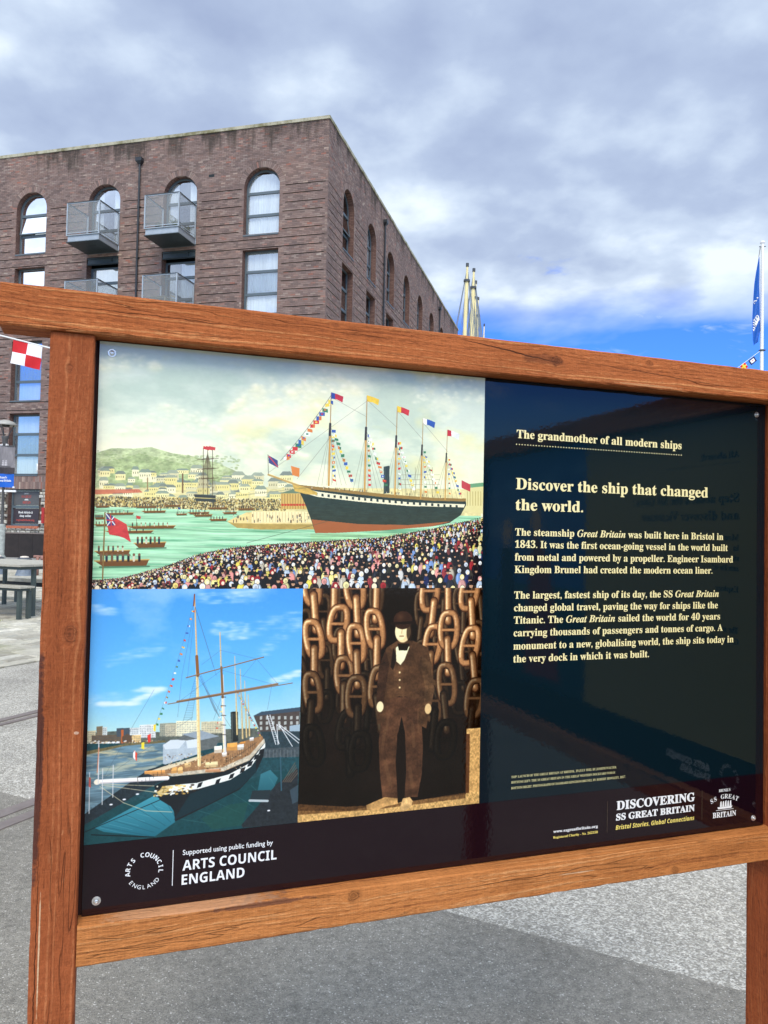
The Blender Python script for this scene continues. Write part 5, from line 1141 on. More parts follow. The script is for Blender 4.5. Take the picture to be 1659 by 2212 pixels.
# hoarding at the foot of the wall
ho = empty('hoarding', bw(-16.9, -.5, 0), -YB); tag(ho, 'dark brown timber hoarding standing against the foot of the brick building', 'hoarding')
M_HO = plain('dark hoarding board', (44, 36, 32), .7, 0, .4, 2.5)
for i in range(7): m = MB(); m.box(-2.4 + i * .84, -2.4 + i * .84 + .832, -.02, .02, 0, 1.20); m.build('panel', M_HO, ho)
m = MB(); m.box(-2.42, 3.5, -.05, .05, 1.20, 1.26); m.build('capping', plain('hoarding capping', (128, 116, 108), .7), ho)

# ---------------------------------------------------------------- quay furniture at left
def placed(loc, rz): return loc, rz
M_TTOP = plain('weathered table boards', (172, 167, 152), .75, 0, .2, 9, .3); M_TEDGE = M_TTOP; M_TLEG = plain('green grey painted steel leg', (66, 76, 72), .5, 0, .12, 6); M_APR = plain('dark apron steel', (40, 42, 42), .6)
AX = R(24.2)     # furniture lies square to the rails
def trestle(name, corner, L, Wd, top, th, label, cat, legs, nb, apron=.05):
    """corner = near right corner; local x runs left, local y away from the camera"""
    o = empty(name, (corner[0], corner[1], 0), -AX); tag(o, label, cat)
    bwid = Wd / nb
    for i in range(nb): m = MB(); m.box(-L, 0, i * bwid + .004, (i + 1) * bwid - .004, top - th, top); m.build('board', M_TTOP, o)
    m = MB(); e = .05
    m.box(-L + e, -e, e, e + .04, top - th - apron, top - th); m.box(-L + e, -e, Wd - e - .04, Wd - e, top - th - apron, top - th); m.box(-e - .04, -e, e + .04, Wd - e - .04, top - th - apron, top - th); m.box(-L + e, -L + e + .04, e + .04, Wd - e - .04, top - th - apron, top - th)
    m.build('apron', M_TLEG if apron < .08 else M_APR, o)
    for (x, y) in legs: m = MB(); m.box(x - .03, x + .03, y - .03, y + .03, 0, top - th - apron); m.build('leg', M_TLEG, o)
    return o
trestle('quay_table', (-5.93, 12.59), 2.3, 1.65, .892, .035, 'weathered grey timber table with green-grey steel legs beside the left post', 'table', ((-.10, .37), (-.10, 1.5), (-2.2, .10), (-2.2, 1.55)), 6)
trestle('quay_bench', (-5.815, 12.37), 2.0, .30, .550, .030, 'low grey bench in front of the weathered table', 'bench', ((-.08, .07), (-.08, .25), (-1.9, .07), (-1.9, .25)), 2, .045)
trestle('quay_bench', (-6.55, 15.0), 2.4, .42, .50, .07, 'bench with a deep dark side rail behind the weathered table', 'bench', ((-.28, .3), (-.9, .1), (-2.2, .1), (-2.2, .3)), 2, .085)
def bollard(loc, label):
    o = empty('bollard', loc); tag(o, label, 'bollard', 'mooring bollards in front of the building')
    m = MB(); m.lathe([(.27, 0), (.25, .05), (.215, .14), (.185, .26), (.17, .38), (.165, .46)], n=24); m.build('stem', plain('blue grey iron', (112, 122, 132), .6, .1, .2, 9), o, smooth=True)
    m = MB(); m.lathe([(.165, .455), (.215, .47), (.225, .50), (.20, .545), (.15, .575), (.12, .58)], n=24); m.build('cap', plain('dark iron cap', (74, 78, 84), .55, .1, .2, 9), o, smooth=True)
    m = MB(); m.lathe([(.13, .578), (.12, .605), (.06, .622), (.0, .624)], n=24); m.build('crown', plain('pale worn paint', (214, 202, 186), .7, 0, .15, 12), o, smooth=True)
bollard((-11.17, 24.0, 0), 'flared blue-grey mooring bollard with a pale worn top beyond the bench'); bollard((-12.22, 24.4, 0), 'flared mooring bollard half cut off by the left edge of the photo')
rb_ = empty('mooring_bar', (-10.75, 24.2, 0), 0); tag(rb_, 'rusty iron bar on a short stub beside the pale-topped bollard', 'mooring bar')
M_RUST = plain('rusty iron', (150, 110, 98), .75, .1, .25, 12)
m = MB(); m.tube((-.22, 0, .60), (.6, .1, .585), .05, .04, 12); m.lathe([(0, 0), (.09, .02), (.11, .09), (.08, .16), (0, .18)], c=(.12, -.05, .47), n=14); m.build('bar', M_RUST, rb_, smooth=True)
m = MB(); m.tube((-.1, 0, 0), (-.1, 0, .6), .05, n=12); m.tube((.5, .1, 0), (.5, .1, .58), .05, n=12); m.build('stub', M_RUST, rb_, smooth=True)
# moss tufts in the setts beside the bench leg
m = MB(); rg = random.Random(3)
for i in range(420):
    x, y = -6.35 + rg.gauss(0, .16), 12.15 + rg.gauss(0, .07); a = rg.uniform(0, 6.28); h_ = rg.uniform(.012, .045); m.add([(x - .006 * math.cos(a), y - .006 * math.sin(a), 0), (x + .006 * math.cos(a), y + .006 * math.sin(a), 0), (x + rg.uniform(-.02, .02), y + rg.uniform(-.02, .02), .012 + h_)], [(0, 1, 2)])
tag(m.build('moss', plain('moss', (142, 146, 70), .9, 0, .3, 12)), 'yellow-green moss in the setts by the low bench', 'moss', kind='stuff')

# lamp post with banner
lp = empty('lamp_post', (-16.86, 34.0, 0)); tag(lp, 'dark grey lamp post with a saucer lamp and banner brackets at the left edge', 'lamp post')
M_LP = plain('lamp post paint', (84, 84, 84), .5, .1, .15, 5); M_WHB = plain('white bracket', (232, 232, 230), .5); M_LICH = plain('lichened column base', (150, 156, 150), .8, 0, .35, 7)
m = MB(); m.lathe([(.0, 6.27), (.12, 6.262), (.3, 6.20), (.42, 6.12), (.49, 6.02), (.47, 6.01), (.38, 6.05), (.0, 6.06)], n=28); m.build('lamp_shade', plain('lamp shade', (168, 166, 158), .5, .1, .1, 5), lp, smooth=True)
m = MB(); m.lathe([(.0, 6.055), (.16, 6.05), (.16, 5.96), (.0, 5.94)], n=20); m.build('lamp_glass', plain('lamp lens', (60, 60, 60), .3), lp, smooth=True)
for a in (.3, 2.4, 4.5):
    m = MB(); m.tube((.10 * math.cos(a), .10 * math.sin(a), 5.52), (.36 * math.cos(a), .36 * math.sin(a), 6.08), .022, n=8); m.build('arm', M_LP, lp)
m = MB(); m.lathe([(.0, 5.56), (.15, 5.54), (.16, 5.50), (.12, 5.40), (.11, 5.20), (.10, 5.12), (.06, 5.1), (.06, 1.6)], n=20); m.build('column', M_LP, lp, smooth=True)
m = MB(); m.lathe([(.0, 1.66), (.10, 1.64), (.14, 1.60), (.13, .3), (.18, .22), (.2, 0)], n=20); m.build('column_base', M_LICH, lp, smooth=True)
m = MB(); m.box(-.55, .15, -.03, .03, 5.10, 5.17); m.box(-.10, .12, -.08, .08, 5.08, 5.2); m.build('bracket', M_WHB, lp)
m = MB(); m.box(-.6, .56, -.035, .035, 3.07, 3.16); m.build('bracket', M_WHB, lp)
bn = empty('street_banner', (-16.86, 33.9, 0)); tag(bn, 'banner with a grey ship picture over a blue strip hanging on the lamp post', 'banner')
k = NM('banner picture'); t = k.n('ShaderNodeTexImage'); t.image = paint_banner().image('banner print'); k.l(t.outputs[0], k.b.inputs['Base Color']); k.set(rough=.6)
def cloth(name, x0, x1, z0, z1, mat, parent, amp=.02, uv=True, nx=14, nz=10):
    me = bpy.data.meshes.new(name); vs = []; fs = []; uvs = []
    for j in range(nz + 1):
        for i in range(nx + 1):
            u, v = i / nx, j / nz; vs.append((x0 + (x1 - x0) * u, amp * math.sin(u * 7 + v * 2.2), z0 + (z1 - z0) * v)); uvs.append((u, v))
    for j in range(nz):
        for i in range(nx): fs.append((j * (nx + 1) + i, j * (nx + 1) + i + 1, (j + 1) * (nx + 1) + i + 1, (j + 1) * (nx + 1) + i))
    me.from_pydata(vs, [], fs); l_ = me.uv_layers.new(name='UVMap')
    for p_ in me.polygons:
        for li, vi in zip(p_.loop_indices, p_.vertices): l_.data[li].uv = uvs[vi]
    me.polygons.foreach_set('use_smooth', [True] * len(me.polygons)); me.materials.append(mat); o = bpy.data.objects.new(name, me); COL.objects.link(o); o.parent = parent; return o
cloth('picture', -.50, .50, 3.87, 5.09, k.m, bn); cloth('blue_strip', -.50, .49, 3.27, 3.868, plain('banner blue', (8, 92, 190), .6, 0, .03), bn)
lettering(SER("Brunel's"), -.13, 3.66, .33, .095, -.03, M_LWH, bn, .012); lettering(SER('SS Great Britain'), -.33, 3.52, .72, .095, -.03, M_LWH, bn, .012)
m = MB(); m.box(-.52, .53, -.02, .02, 5.085, 5.12); m.build('pocket_rod', M_LP, bn); m = MB(); m.box(.46, .54, -.03, .03, 3.25, 3.31); m.build('eyelet', M_WHB, bn)

# ---------------------------------------------------------------- bunting, flagpole, masts
M_CORD = plain('white cord', (238, 238, 236), .7, 0, .02); M_RED = plain('signal red', (206, 26, 36), .7, 0, .06, 30); M_WHT = plain('signal white', (240, 240, 242), .7, 0, .04, 30); M_NVY = plain('signal navy', (28, 38, 84), .7, 0, .06, 30); M_SYL = plain('signal yellow', (246, 208, 60), .7, 0, .06, 30)
def quad_flag(parent, o, ux, uy, cells, n=8):
    """o = hoist corner, ux = along the cord, uy = down; cells(u, v) -> material index"""
    o, ux, uy = Vector(o), Vector(ux), Vector(uy); nn = Vector((0, 1, 0)); me = bpy.data.meshes.new('flag'); vs = []; fs = []; mi = []
    N = n * 3
    for j in range(N + 1):
        for i in range(N + 1):
            u, v = i / N, j / N; vs.append(o + ux * u + uy * v + nn * (.012 * math.sin(u * 6 + v * 3) * (v + .2)))
    for j in range(N):
        for i in range(N): fs.append((j * (N + 1) + i, j * (N + 1) + i + 1, (j + 1) * (N + 1) + i + 1, (j + 1) * (N + 1) + i)); mi.append(cells((i + .5) / N, (j + .5) / N))
    me.from_pydata(vs, [], fs)
    for m_ in (M_RED, M_WHT, M_NVY, M_SYL): me.materials.append(m_)
    me.polygons.foreach_set('material_index', mi); me.polygons.foreach_set('use_smooth', [True] * len(fs)); ob = bpy.data.objects.new('flag', me); COL.objects.link(ob); ob.parent = parent; return ob
bt_ = empty('signal_bunting', (0, 0, 0)); tag(bt_, 'white cord with a red and white quartered flag at the left of the board', 'bunting')
k7 = 7.0 / 6.0
def kz(p, kk): return (p[0] * kk, p[1] * kk, (p[2] - 1.5) * kk + 1.5)
a0 = kz((-6.2, 6, 3.62), k7); pL, pM = kz((-3.045, 6, 3.0074), k7), kz((-2.649, 6, 2.9153), k7); pE = kz((-1.6, 6, 2.72), k7)
m = MB(); pts = [a0, pL, pM, pE]
for p_, q_ in zip(pts[:-1], pts[1:]): m.tube(p_, q_, .0065, n=6)
m.build('cord', M_CORD, bt_)
f0, f1, f2 = Vector(kz((-2.9384, 6, 2.9742), k7)), Vector(kz((-2.7081, 6, 2.9258), k7)), Vector(kz((-2.9574, 6, 2.7909), k7))
quad_flag(bt_, f0, f1 - f0, f2 - f0, lambda u, v: 0 if (u < .5) == (v < .5) else 1)
o_ = quad_flag(bt_, Vector(a0) + Vector((1.6, 0, -.32)), (.26, 0, -.05), (-.02, 0, -.22), lambda u, v: 2 if v < .33 or v > .66 else 1)
k16 = 1.6
fp = empty('flagpole', (*kz((6.129, 12.5, 0), k16)[:2], 0)); tag(fp, 'slim white flagpole at the right edge with a small cap', 'flagpole')
m = MB(); m.tube((0, 0, 0), (0, 0, 9.36), .052, .038, 20); m.build('pole', plain('white pole paint', (238, 238, 232), .35, 0, .03), fp, smooth=False)
m = MB(); m.lathe([(.0, 9.44), (.055, 9.43), (.062, 9.39), (.04, 9.36)], n=16); m.build('finial', M_WHT, fp)
m = MB(); m.tube((0, 0, 6.52), (0, 0, 6.56), .058, n=16); m.tube((-.085, -.0, 6.54), (.085, 0, 6.54), .012, n=8); m.tube((.06, -.02, 6.54), (.085, -.02, 6.555), .018, n=8); m.build('collar', M_BLACKPIPE, fp)
m = MB(); m.tube((.04, 0, 9.29), (.09, 0, 9.30), .01, n=6); m.tube((-.04, 0, 9.29), (-.09, -.01, 9.28), .01, n=6); m.build('halyard_fitting', M_BLACKPIPE, fp)
# the hanging flag, folded on itself along the pole
hf = empty('hanging_flag', fp.location); tag(hf, 'blue flag with white lettering hanging limp from the flagpole', 'flag')
def FP(x, z): q = kz((x, 12.5, z), k16); return q[0] - fp.location[0], q[2]
LFT = [(6.0562, 6.1866), (6.02, 5.95), (5.9965, 5.7507), (5.972, 5.42), (5.9548, 5.1794), (5.9515, 4.95), (5.9515, 4.80), (5.969, 4.713)]
RGT = [(6.066, 6.1866), (6.0751, 5.95), (6.080, 5.75), (6.0891, 5.4102), (6.090, 5.18), (6.0917, 4.9545), (6.062, 4.83), (6.0588, 4.7831)]
M_FBL = plain('flag blue', (8, 88, 178), .55, 0, .12, 6); me = bpy.data.meshes.new('cloth'); vs = []; fs = []; NJ = 7 * 6; NI = 12
def lerp_list(L, t): i = min(int(t), len(L) - 2); f_ = t - i; return (L[i][0] * (1 - f_) + L[i + 1][0] * f_, L[i][1] * (1 - f_) + L[i + 1][1] * f_)
def flag_pt(u, v):
    a, b = lerp_list(LFT, v * 7), lerp_list(RGT, v * 7); (xa, za), (xb, zb) = FP(*a), FP(*b)
    fold = .045 * math.sin(u * 5.5 + v * 4.5 + .6) * min(1, v * 3 + .1) + (.10 * max(0, u - .45 - (1 - v) * 1.0) if v > .7 else 0)
    return Vector((xa + (xb - xa) * u, -.05 + fold, za + (zb - za) * u))
for j in range(NJ + 1):
    for i in range(NI + 1): vs.append(flag_pt(i / NI, j / NJ))
for j in range(NJ):
    for i in range(NI): fs.append((j * (NI + 1) + i, j * (NI + 1) + i + 1, (j + 1) * (NI + 1) + i + 1, (j + 1) * (NI + 1) + i))
me.from_pydata(vs, [], fs); me.materials.append(M_FBL); me.polygons.foreach_set('use_smooth', [True] * len(fs)); o = bpy.data.objects.new('cloth', me); COL.objects.link(o); o.parent = hf
def flag_text(body, u0, v0, ang, hgt, wd):
    me = text_mesh(body); xs = [v.co.x for v in me.vertices]; a = min(xs); s_ = wd / (max(xs) - a); ca, sa = math.cos(ang), math.sin(ang); base = flag_pt(u0, v0)
    for v in me.vertices:
        x, y = (v.co.x - a) * s_, v.co.y * hgt / .69; X = base.x + x * ca - y * sa; Z = base.z + x * sa + y * ca
        vv = min(1, max(0, v0 - (Z - base.z) / 2.3)); pa, pb = flag_pt(0, vv), flag_pt(1, vv); X = min(X, pb.x - .004); X = max(X, pa.x + .004); u = (X - pa.x) / max(1e-3, (pb.x - pa.x)); P_ = flag_pt(u, vv); v.co = (X, P_.y - .012, Z)
    me.materials.clear(); me.materials.append(M_LWH); o = bpy.data.objects.new('lettering', me); COL.objects.link(o); o.parent = hf
flag_text(SER('BRIT'), .08, .72, 1.05, .15, .42); flag_text(SER('AT'), .12, .44, 1.1, .10, .22)
m = MB(); p_ = flag_pt(.25, .60); m.add([(p_.x - .02, -.125, p_.z - .12), (p_.x + .08, -.125, p_.z + .08), (p_.x + .10, -.125, p_.z + .04), (p_.x + .02, -.125, p_.z - .16)], [(0, 1, 2, 3)])
for q in range(3): m.add([(p_.x - .01 + q * .035, -.125, p_.z - .08 + q * .065), (p_.x + .02 + q * .035, -.125, p_.z - .04 + q * .065), (p_.x - .03 + q * .035, -.125, p_.z + .0 + q * .065)], [(0, 1, 2)])
m.build('ship_emblem', M_LWH, hf)
m = MB(); m.tube((FP(6.0562, 6.19)[0], -.05, FP(6.0562, 6.19)[1]), (-.06, -.01, 9.28), .008, n=6); m.build('halyard', M_BLACKPIPE, hf)
b2 = empty('signal_bunting', (0, 0, 0)); tag(b2, 'thin line of signal flags running down left from the white flagpole', 'bunting')
P0 = Vector(kz((6.105, 12.5, 4.645), k16)); P1 = Vector(kz((5.70, 12.5, 4.33), k16)); dv_ = P1 - P0
m = MB(); m.tube(P0, P1, .006, n=6); m.tube(P1, P1 + Vector((-3.2, 0, -1.7)), .006, n=6); m.tube(P1 + Vector((-3.2, 0, -1.7)), P1 + Vector((-8, 0, -2.9)), .006, n=6); m.build('cord', M_CORD, b2)
def sq(u, v, r): return abs(u - .5) < r and abs(v - .5) < r
F1 = Vector(kz((5.905, 12.5, 4.475), k16)); quad_flag(b2, F1, (.155, 0, .125), (.085, 0, -.115), lambda u, v: 0 if sq(u, v, .1) else (1 if sq(u, v, .3) else 2))
F2 = Vector(kz((5.77, 12.5, 4.385), k16)); quad_flag(b2, F2, (.135, 0, .105), (.09, 0, -.12), lambda u, v: 3 if (abs(u - .5) < .13 or abs(v - .5) < .13) else 0)
for q in (1.5, 3.0, 4.6): 
    F3 = P1 + Vector((-q * .75, 0, -q * .4)); quad_flag(b2, F3, (.15, 0, .08), (.03, 0, -.16), lambda u, v: 1 if u < .5 else 2)

# far ship whose mast tops show beyond the building
shp = empty('sailing_ship', (13, 125, 0)); tag(shp, 'distant ship of several cream masts and grey rigging beyond the end of the building', 'ship')
M_MAST = plain('cream mast paint', (236, 220, 160), .5, 0, .05, 1); M_MTOP = plain('mast cap', (70, 74, 78), .6); M_RIG = plain('rigging wire', (110, 122, 134), .6); M_HULL = plain('ship hull black', (30, 34, 38), .5)
mast_d = [(11.316, 40.77, 38.46, .25, 110), (12.266, 40.05, 37.47, .25, 118), (12.56, 38.28, 36.0, .23, 126), (12.951, 35.9, 33.4, .21, 134), (13.892, 32.08, 31.0, .13, 142)]
for (x, zt, zd, w_, dist) in mast_d:
    kk = dist / 110; X = x * kk - 13; Y = dist - 125; T = (zt - 1.5) * kk + 1.5; Dn = (zd - 1.5) * kk + 1.5; lean = -.020
    def mp(z): return (X + lean * (T - z), Y, z)
    m = MB(); m.tube(mp(T), mp(Dn - 1.2), w_ * .55 * kk, w_ * .8 * kk, 10); ma = m.build('mast', M_MAST, shp)
    m = MB(); m.tube(mp(Dn + .1), mp(3), w_ * 1.05 * kk, w_ * 1.35 * kk, 10); 
    if w_ > .2: m.build('lower_mast', M_MAST, ma)
    m = MB(); m.tube(mp(T + .25), mp(T - .25), w_ * .9 * kk, n=10); m.build('mast_cap', M_MTOP, ma)
    if w_ > .2: m = MB(); m.tube(mp(Dn + .15), mp(Dn - .15), w_ * 1.9 * kk, n=10); m.build('crosstree', M_MTOP, ma)
    if w_ > .2:
        r_ = MB(); b0 = mp(T - .3); b1 = mp(Dn)
        for dx in (-6.4, -5.9, -5.4, 3.6, 4.6, 5.4): r_.tube(b0, (b0[0] + dx, Y, 4), .055, n=4)
        for dx in (-3.6, -2.6, -1.6, 1.8, 2.6, 3.4): r_.tube(b1, (b1[0] + dx, Y + 2, 4), .05, n=4)
        r_.build('rigging', M_RIG, ma)
m = MB(); hv = []
for (y, wd_, zt_) in ((-26, .4, 6), (-18, 4.5, 5.4), (0, 6.5, 5), (16, 6, 5.2), (26, 3.4, 6)): hv += [(-.5 - wd_, y, zt_), (-.5 - wd_ * .7, y, 0), (-.5 + wd_ * .7, y, 0), (-.5 + wd_, y, zt_)]
m.add(hv, [(j * 4 + i, j * 4 + i + 1, j * 4 + 5 + i, j * 4 + 4 + i) for j in range(4) for i in range(3)] + [(j * 4, j * 4 + 4, j * 4 + 7, j * 4 + 3) for j in range(4)] + [(0, 1, 2, 3), (16, 17, 18, 19)]); m.build('hull', M_HULL, shp)

# ---------------------------------------------------------------- the information board
YBD = math.pi / 2 - 1.2329; OX, OY = -0.4377, 1.1611
ZT, ZB = 1.788, 0.923
def beam(name, x0, x1, y0, y1, z0, z1, mat, parent, axis, seed, end_jit=0.0):
    """a sawn timber: subdivided along its length, faces slightly uneven, arrises worn"""
    rr = random.Random(seed); L = (x1 - x0) if axis == 'x' else (z1 - z0); n = max(2, int(L / .018)); m = MB(); vs = []; b = .0024
    prof = []
    A0, A1, B0, B1 = (y0, y1, z0, z1) if axis == 'x' else (x0, x1, y0, y1)
    na = 4
    def side(p, q): return [(p[0] + (q[0] - p[0]) * t, p[1] + (q[1] - p[1]) * t) for t in [0] + [i / na for i in range(1, na)] + [1]]
    cs = [((A0 + b, B0), (A1 - b, B0)), ((A1, B0 + b), (A1, B1 - b)), ((A1 - b, B1), (A0 + b, B1)), ((A0, B1 - b), (A0, B0 + b))]
    for s_ in cs: prof += side(*s_)
    cx_, cy_ = (A0 + A1) / 2, (B0 + B1) / 2; P_ = len(prof); ph = [rr.uniform(0, 6.28) for _ in range(12)]
    for i in range(n + 1):
        t = i / n; w = (x0 if axis == 'x' else z0) + L * t
        for j, (a, c_) in enumerate(prof):
            corner = min(abs(a - A0), abs(a - A1)) < b * 1.2 and min(abs(c_ - B0), abs(c_ - B1)) < b * 1.2
            k_ = rr.gauss(0, .00015) + (rr.gauss(0, .0002) - (.0010 if rr.random() < .03 else 0) if corner else 0) + .0004 * math.sin(w * 3.1 + ph[0])
            da, dc = (a - cx_), (c_ - cy_); ln = math.hypot(da, dc); a2, c2 = a + da / ln * k_, c_ + dc / ln * k_
            vs.append((w, a2, c2) if axis == 'x' else (a2, c2, w))
    fs = [(i * P_ + j, i * P_ + (j + 1) % P_, (i + 1) * P_ + (j + 1) % P_, (i + 1) * P_ + j) for i in range(n) for j in range(P_)] + [tuple(range(P_)), tuple(range(n * P_, (n + 1) * P_))]
    m.add(vs, fs); o = m.build(name, mat, parent, smooth=False); return o
def make_board(loc, rz, label, first=True):
    b = empty('information_board', (loc[0], loc[1], 0), rz); tag(b, label, 'sign'); return b
bd = make_board((OX, OY), YBD, 'large glossy information board with a ship print in an orange-brown timber frame')
beam('top_rail', -.134, 1.372, -.035, .027, ZT + .001, 1.850, M_WTOP, bd, 'x', 1)
beam('post', -.067, -.005, -.027, .040, -.02, ZT - .0005, M_WPOST, bd, 'z', 2)
beam('post', 1.307, 1.372, -.030, .052, -.02, ZT - .0005, M_WSIDE, bd, 'z', 3)
beam('bottom_rail', -.0045, 1.3065, -.027, .030, .864, ZB - .0005, M_WBOT, bd, 'x', 4)
m = MB(); m.box(-.0048, 1.3068, .008, .016, ZB, ZT); m.build('gap_shade_sheet', M_GAP, bd)  # dark sheet behind the gaps, its colour stands in for their shade
pn = MB(); pn.box(.0, 1.300, .0, .0075, ZB + .001, ZT - .001); pn = pn.build('panel', M_NAVY, bd, bevel=.0008)
sheet('dark_band', .0006, 1.2994, ZB + .0015, 1.0285, -.0003, M_BAND, pn)
sheet('ship_print', .0006, .6515, 1.4098, ZT - .0015, -.0003, gloss('launch print', img=paint_harbour().image('launch print')), pn)
sheet('dock_photo', .0006, .3255, 1.0290, 1.4096, -.0003, gloss('dock photo print', img=paint_dock().soft(2).image('dock print')), pn)
sheet('sepia_photo', .3257, .6535, 1.0290, 1.4096, -.0003, gloss('sepia photo print', img=paint_sepia().soft(3).image('sepia print')), pn)
Y = -.0006
X0 = .7172
def T(s, z, x1, cap, mat=M_CREAM, x0=X0, off=.006, **k): return lettering(s, x0, z, x1 - x0, cap, Y, mat, pn, off, **k)
T(SER('The grandmother of all modern ships'), 1.6826, 1.0860, .0152, off=0, bold=.0005)
T(SER('Discover the ship that changed'), 1.5890, 1.1520, .0205, off=0, bold=.0007); T(SER('the world.'), 1.5510, .8600, .0205, off=0, bold=.0007)
GB = SERI('Great Britain')
para = [(SER('The steamship ') + GB + SER(' was built here in Bristol in'), 1.5046, 1.1916), (SER('1843. It was the first ocean-going vessel in the world built'), 1.4824, 1.2032), (SER('from metal and powered by a propeller. Engineer Isambard'), 1.4592, 1.2168), (SER('Kingdom Brunel had created the modern ocean liner.'), 1.4366, 1.1650),
        (SER('The largest, fastest ship of its day, the SS ') + GB, 1.3900, 1.1813), (SER('changed global travel, paving the way for ships like the'), 1.3672, 1.1792), (SER('Titanic. The ') + GB + SER(' sailed the world for 40 years'), 1.3447, 1.1849), (SER('carrying thousands of passengers and tonnes of cargo. A'), 1.3218, 1.1919), (SER('monument to a new, globalising world, the ship sits today in'), 1.2980, 1.2195), (SER('the very dock in which it was built.'), 1.2748, 1.0133)]
for s_, z_, x_ in para: T(s_, z_, x_, .0132, off=0, bold=.00034)
for s_, z_, x_ in ((SER('TOP: LAUNCH OF THE GREAT BRITAIN AT BRISTOL, 19 JULY 1843, BY JOSEPH WALTER.'), 1.0674, .9418), (SER('BOTTOM LEFT: THE SS GREAT BRITAIN IN THE GREAT WESTERN DOCKYARD TODAY.'), 1.0578, .9399), (SER('BOTTOM RIGHT: PHOTOGRAPH OF ISAMBARD KINGDOM BRUNEL BY ROBERT HOWLETT, 1857.'), 1.0476, .9624)): T(s_, z_, x_, .0042, M_GOLD, off=0)
def dots(x0, x1, z, n, r, mat, vertical=False, parent=None):
    m = MB()
    for i in range(n):
        t = i / (n - 1); cx, cz = (x0 + (x1 - x0) * t, z) if not vertical else (z, x0 + (x1 - x0) * t); m.add([(cx + r * math.cos(a * math.pi / 4), Y, cz + r * math.sin(a * math.pi / 4)) for a in range(8)], [tuple(range(8))])
    m.build('dotted_rule', mat, parent or pn)
dots(.7172, 1.0858, 1.6708, 64, .00115, M_CREAM); dots(.950, 1.0066, .9224, 42, .0005, M_DULL, True); dots(.951, 1.0066, 1.1438, 42, .0005, M_DULL, True)
T(SER('DISCOVERING'), .9890, 1.1252, .0160, M_WHITE, .9428, 0, bold=.0012); T(SER('SS GREAT BRITAIN'), .9694, 1.1252, .0120, M_WHITE, .9420, 0, bold=.0010); T(SANI('Bristol Stories, Global Connections'), .9518, 1.1252, .0080, M_YELLOW, .9414, 0)
T(SER('www.ssgreatbritain.org'), .9605, .9017, .0052, M_WHITE, .8056, .01); T(SER('Registered Charity - No. 262158'), .9502, .9017, .0042, M_YELLOW, .8056, .006)
# round mark of the ship trust: small capitals, arched line, ship, last line
T(SER("BRUNEL'S"), 1.0004, 1.2143, .0052, M_WHITE, 1.1858, .01)
arc = []; word = 'SS GREAT'; 
for i, chh in enumerate(word):
    if chh != ' ': arc.append((SER(chh), 1.1997, .915, .0715, (-.43 + .86 * i / (len(word) - 1)) , .0088, False, 1.0))
arc_lettering(arc, Y, M_WHITE, pn); T(SER('BRITAIN'), .9502, 1.2294, .0104, M_WHITE, 1.1706, .01)
m = MB(); m.add([(1.1845, Y, .9665), (1.2170, Y, .9665), (1.2200, Y, .9705), (1.1820, Y, .9705)], [(0, 1, 2, 3)])
for i, x in enumerate((1.1885, 1.1945, 1.2005, 1.2065, 1.2125)): m.add([(x, Y, .9708), (x + .0048, Y, .9708), (x + .004, Y, .9708 + (.011 if i != 2 else .0125)), (x + .0012, Y, .9708 + .010)], [(0, 1, 2, 3)])
m.add([(1.1790, Y, .9640), (1.2225, Y, .9640), (1.2225, Y, .9648), (1.1790, Y, .9648)], [(0, 1, 2, 3)]); m.build('ship_emblem', M_WHITE, pn)
# funder's mark
def ring_text(top, bot, cx, cz, r, hgt, mat, par, y):
    it = []; n_ = len(top)
    for i, chh in enumerate(top):
        if chh != ' ': it.append((SAN(chh), cx, cz, r - hgt * .5, R(-97 + 194 * i / (n_ - 1)), hgt, False, 1.0))
    n_ = len(bot)
    for i, chh in enumerate(bot):
        it.append((chh, cx, cz, r + hgt * .5, R(180 + 50 - 100 * i / (n_ - 1)), hgt * .92, True, 1.0))
    arc_lettering(it, y, mat, par)
ring_text('ARTS COUNCIL', 'ENGLAND', .0882, .9806, .0242, .0066, M_WHITE, pn, Y)
m = MB(); m.add([(.1296, Y, .9528), (.1306, Y, .9528), (.1306, Y, 1.0071), (.1296, Y, 1.0071)], [(0, 1, 2, 3)]); m.build('rule', M_WHITE, pn)
lettering('Supported using public funding by', .1445, .9978, .1411, .0078, Y, M_WHITE, pn, .008, capref=.70); lettering(SAN('ARTS COUNCIL'), .1447, .9740, .1475, .0155, Y, M_WHITE, pn, 0, capref=.72); lettering(SAN('ENGLAND'), .1440, .9522, .0970, .0155, Y, M_WHITE, pn, 0, capref=.72)
BOLT_ME = {}
def bolt_mesh(rr):
    m = MB(); prof = [(1.0, 0), (1.0, .0007), (.93, .0014), (.66, .0015), (.62, .0006), (.56, .0006), (.54, .0030), (.46, .0040), (.26, .0045), (.24, .0028), (0, .0028)]; n = 28; vs = []
    for r_, h in prof:
        for i in range(n): t = 2 * math.pi * i / n; vs.append((rr * r_ * math.cos(t), -h, rr * r_ * math.sin(t)))
    m.add(vs, [(j * n + i, j * n + (i + 1) % n, (j + 1) * n + (i + 1) % n, (j + 1) * n + i) for j in range(len(prof) - 1) for i in range(n)]); o = m.build('bolt', M_BOLT); BOLT_ME[rr] = o.data; bpy.data.objects.remove(o); return BOLT_ME[rr]
def bolt(x, z, par, big=False):
    m = MB(); rr = .0056 if not big else .0066
    o = bpy.data.objects.new('bolt', BOLT_ME.get(rr) or bolt_mesh(rr)); COL.objects.link(o); o.location = (x, 0, z); o.parent = par
for x, z in ((.0184, 1.7693), (1.2763, 1.765), (.0205, .9445), (1.2742, .9402)): bolt(x, z, pn, big=x < .1)

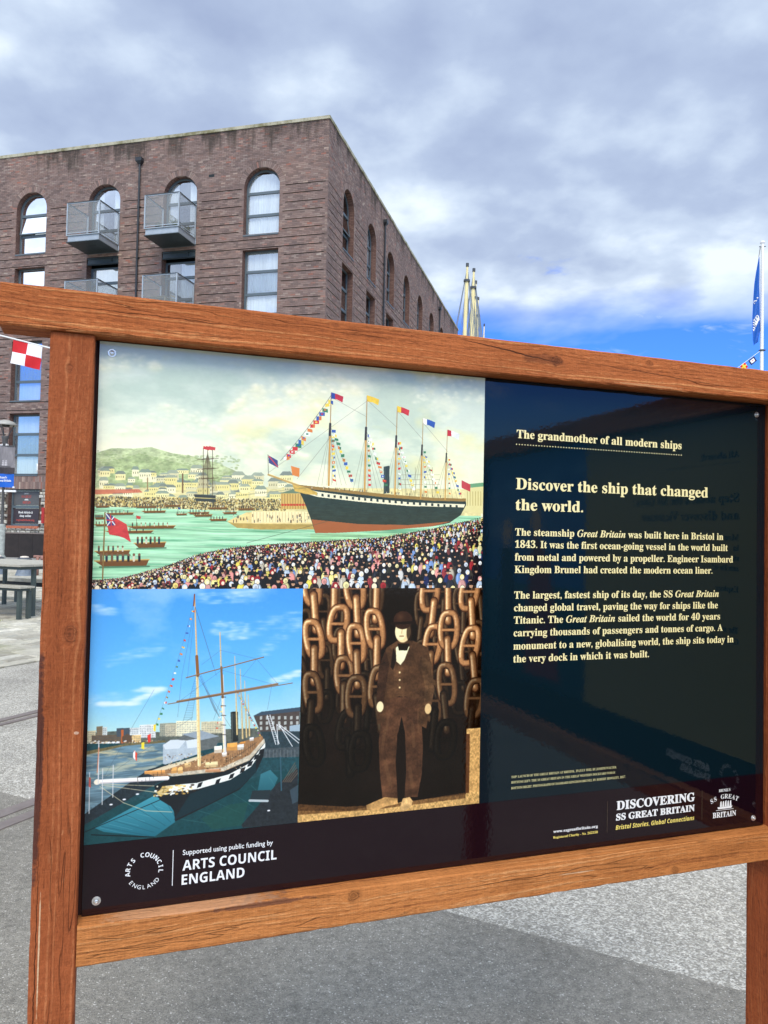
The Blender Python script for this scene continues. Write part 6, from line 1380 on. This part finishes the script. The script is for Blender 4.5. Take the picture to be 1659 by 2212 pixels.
# the second board, square to the first at its right end: seen only as a reflection in the gloss
D = (math.sin(1.2329), math.cos(1.2329)); NI_ = (-D[1], D[0])
S0 = 1.330; q0 = .032
l2 = (OX + D[0] * S0 - NI_[0] * q0, OY + D[1] * S0 - NI_[1] * q0)
b2d = make_board(l2, YBD - math.pi / 2, 'second information board at right angles, seen mirrored in the dark panel')
beam('top_rail', .004, 1.42, -.035, .027, ZT + .001, 1.850, M_WTOP, b2d, 'x', 11)
beam('post', 1.305, 1.37, -.027, .040, -.02, ZT - .0005, M_WPOST, b2d, 'z', 12)
beam('bottom_rail', .002, 1.3045, -.027, .030, .864, ZB - .0005, M_WBOT, b2d, 'x', 14)
p2 = MB(); p2.box(.003, 1.300, .0, .0075, ZB + .001, ZT - .001); p2 = p2.build('panel', M_NAVY, b2d)
sheet('pale_panel', .004, .650, 1.0290, ZT - .002, -.0003, M_PALE, p2); sheet('dark_band', .004, 1.299, ZB + .0015, 1.0285, -.0003, M_BAND, p2); sheet('picture', .6505, 1.299, 1.029, ZT - .002, -.0003, gloss('second picture', img=paint_blurry().image('second picture print')), p2)
def T2(s, x0, z, w, cap, mat=M_DKTEXT): return lettering(s, x0, z, w, cap, Y, mat, p2, .008)
T2(SER('All aboard!'), .068, 1.690, .118, .0152); dots(.068, .30, 1.678, 40, .00115, M_DKTEXT, parent=p2)
T2(SER('Step aboard the SS Great'), .068, 1.590, .36, .0205); T2(SER('and discover Victorian'), .068, 1.551, .33, .0205)
for z, s_, w in ((1.505, 'Meet', .05), (1.482, 'in', .016), (1.459, 'sh', .018), (1.437, 'smells of', .08), (1.39, 'Explore', .07), (1.30, 'The most', .07), (1.275, 'Great Britain', .11)): T2(SER(s_), .068, z, w, .0132)
T2(SAN('ARTS COUNCIL'), .150, .9740, .147, .0155, M_WHITE); T2(SAN('ENGLAND'), .150, .9522, .097, .0155, M_WHITE); ring_text('ARTS COUNCIL', 'ENGLAND', .092, .9806, .0242, .0066, M_WHITE, p2, Y)
for x, z in ((.0184, 1.7693), (1.2763, 1.765), (.0205, .9445), (1.2742, .9402)): bolt(x, z, p2)
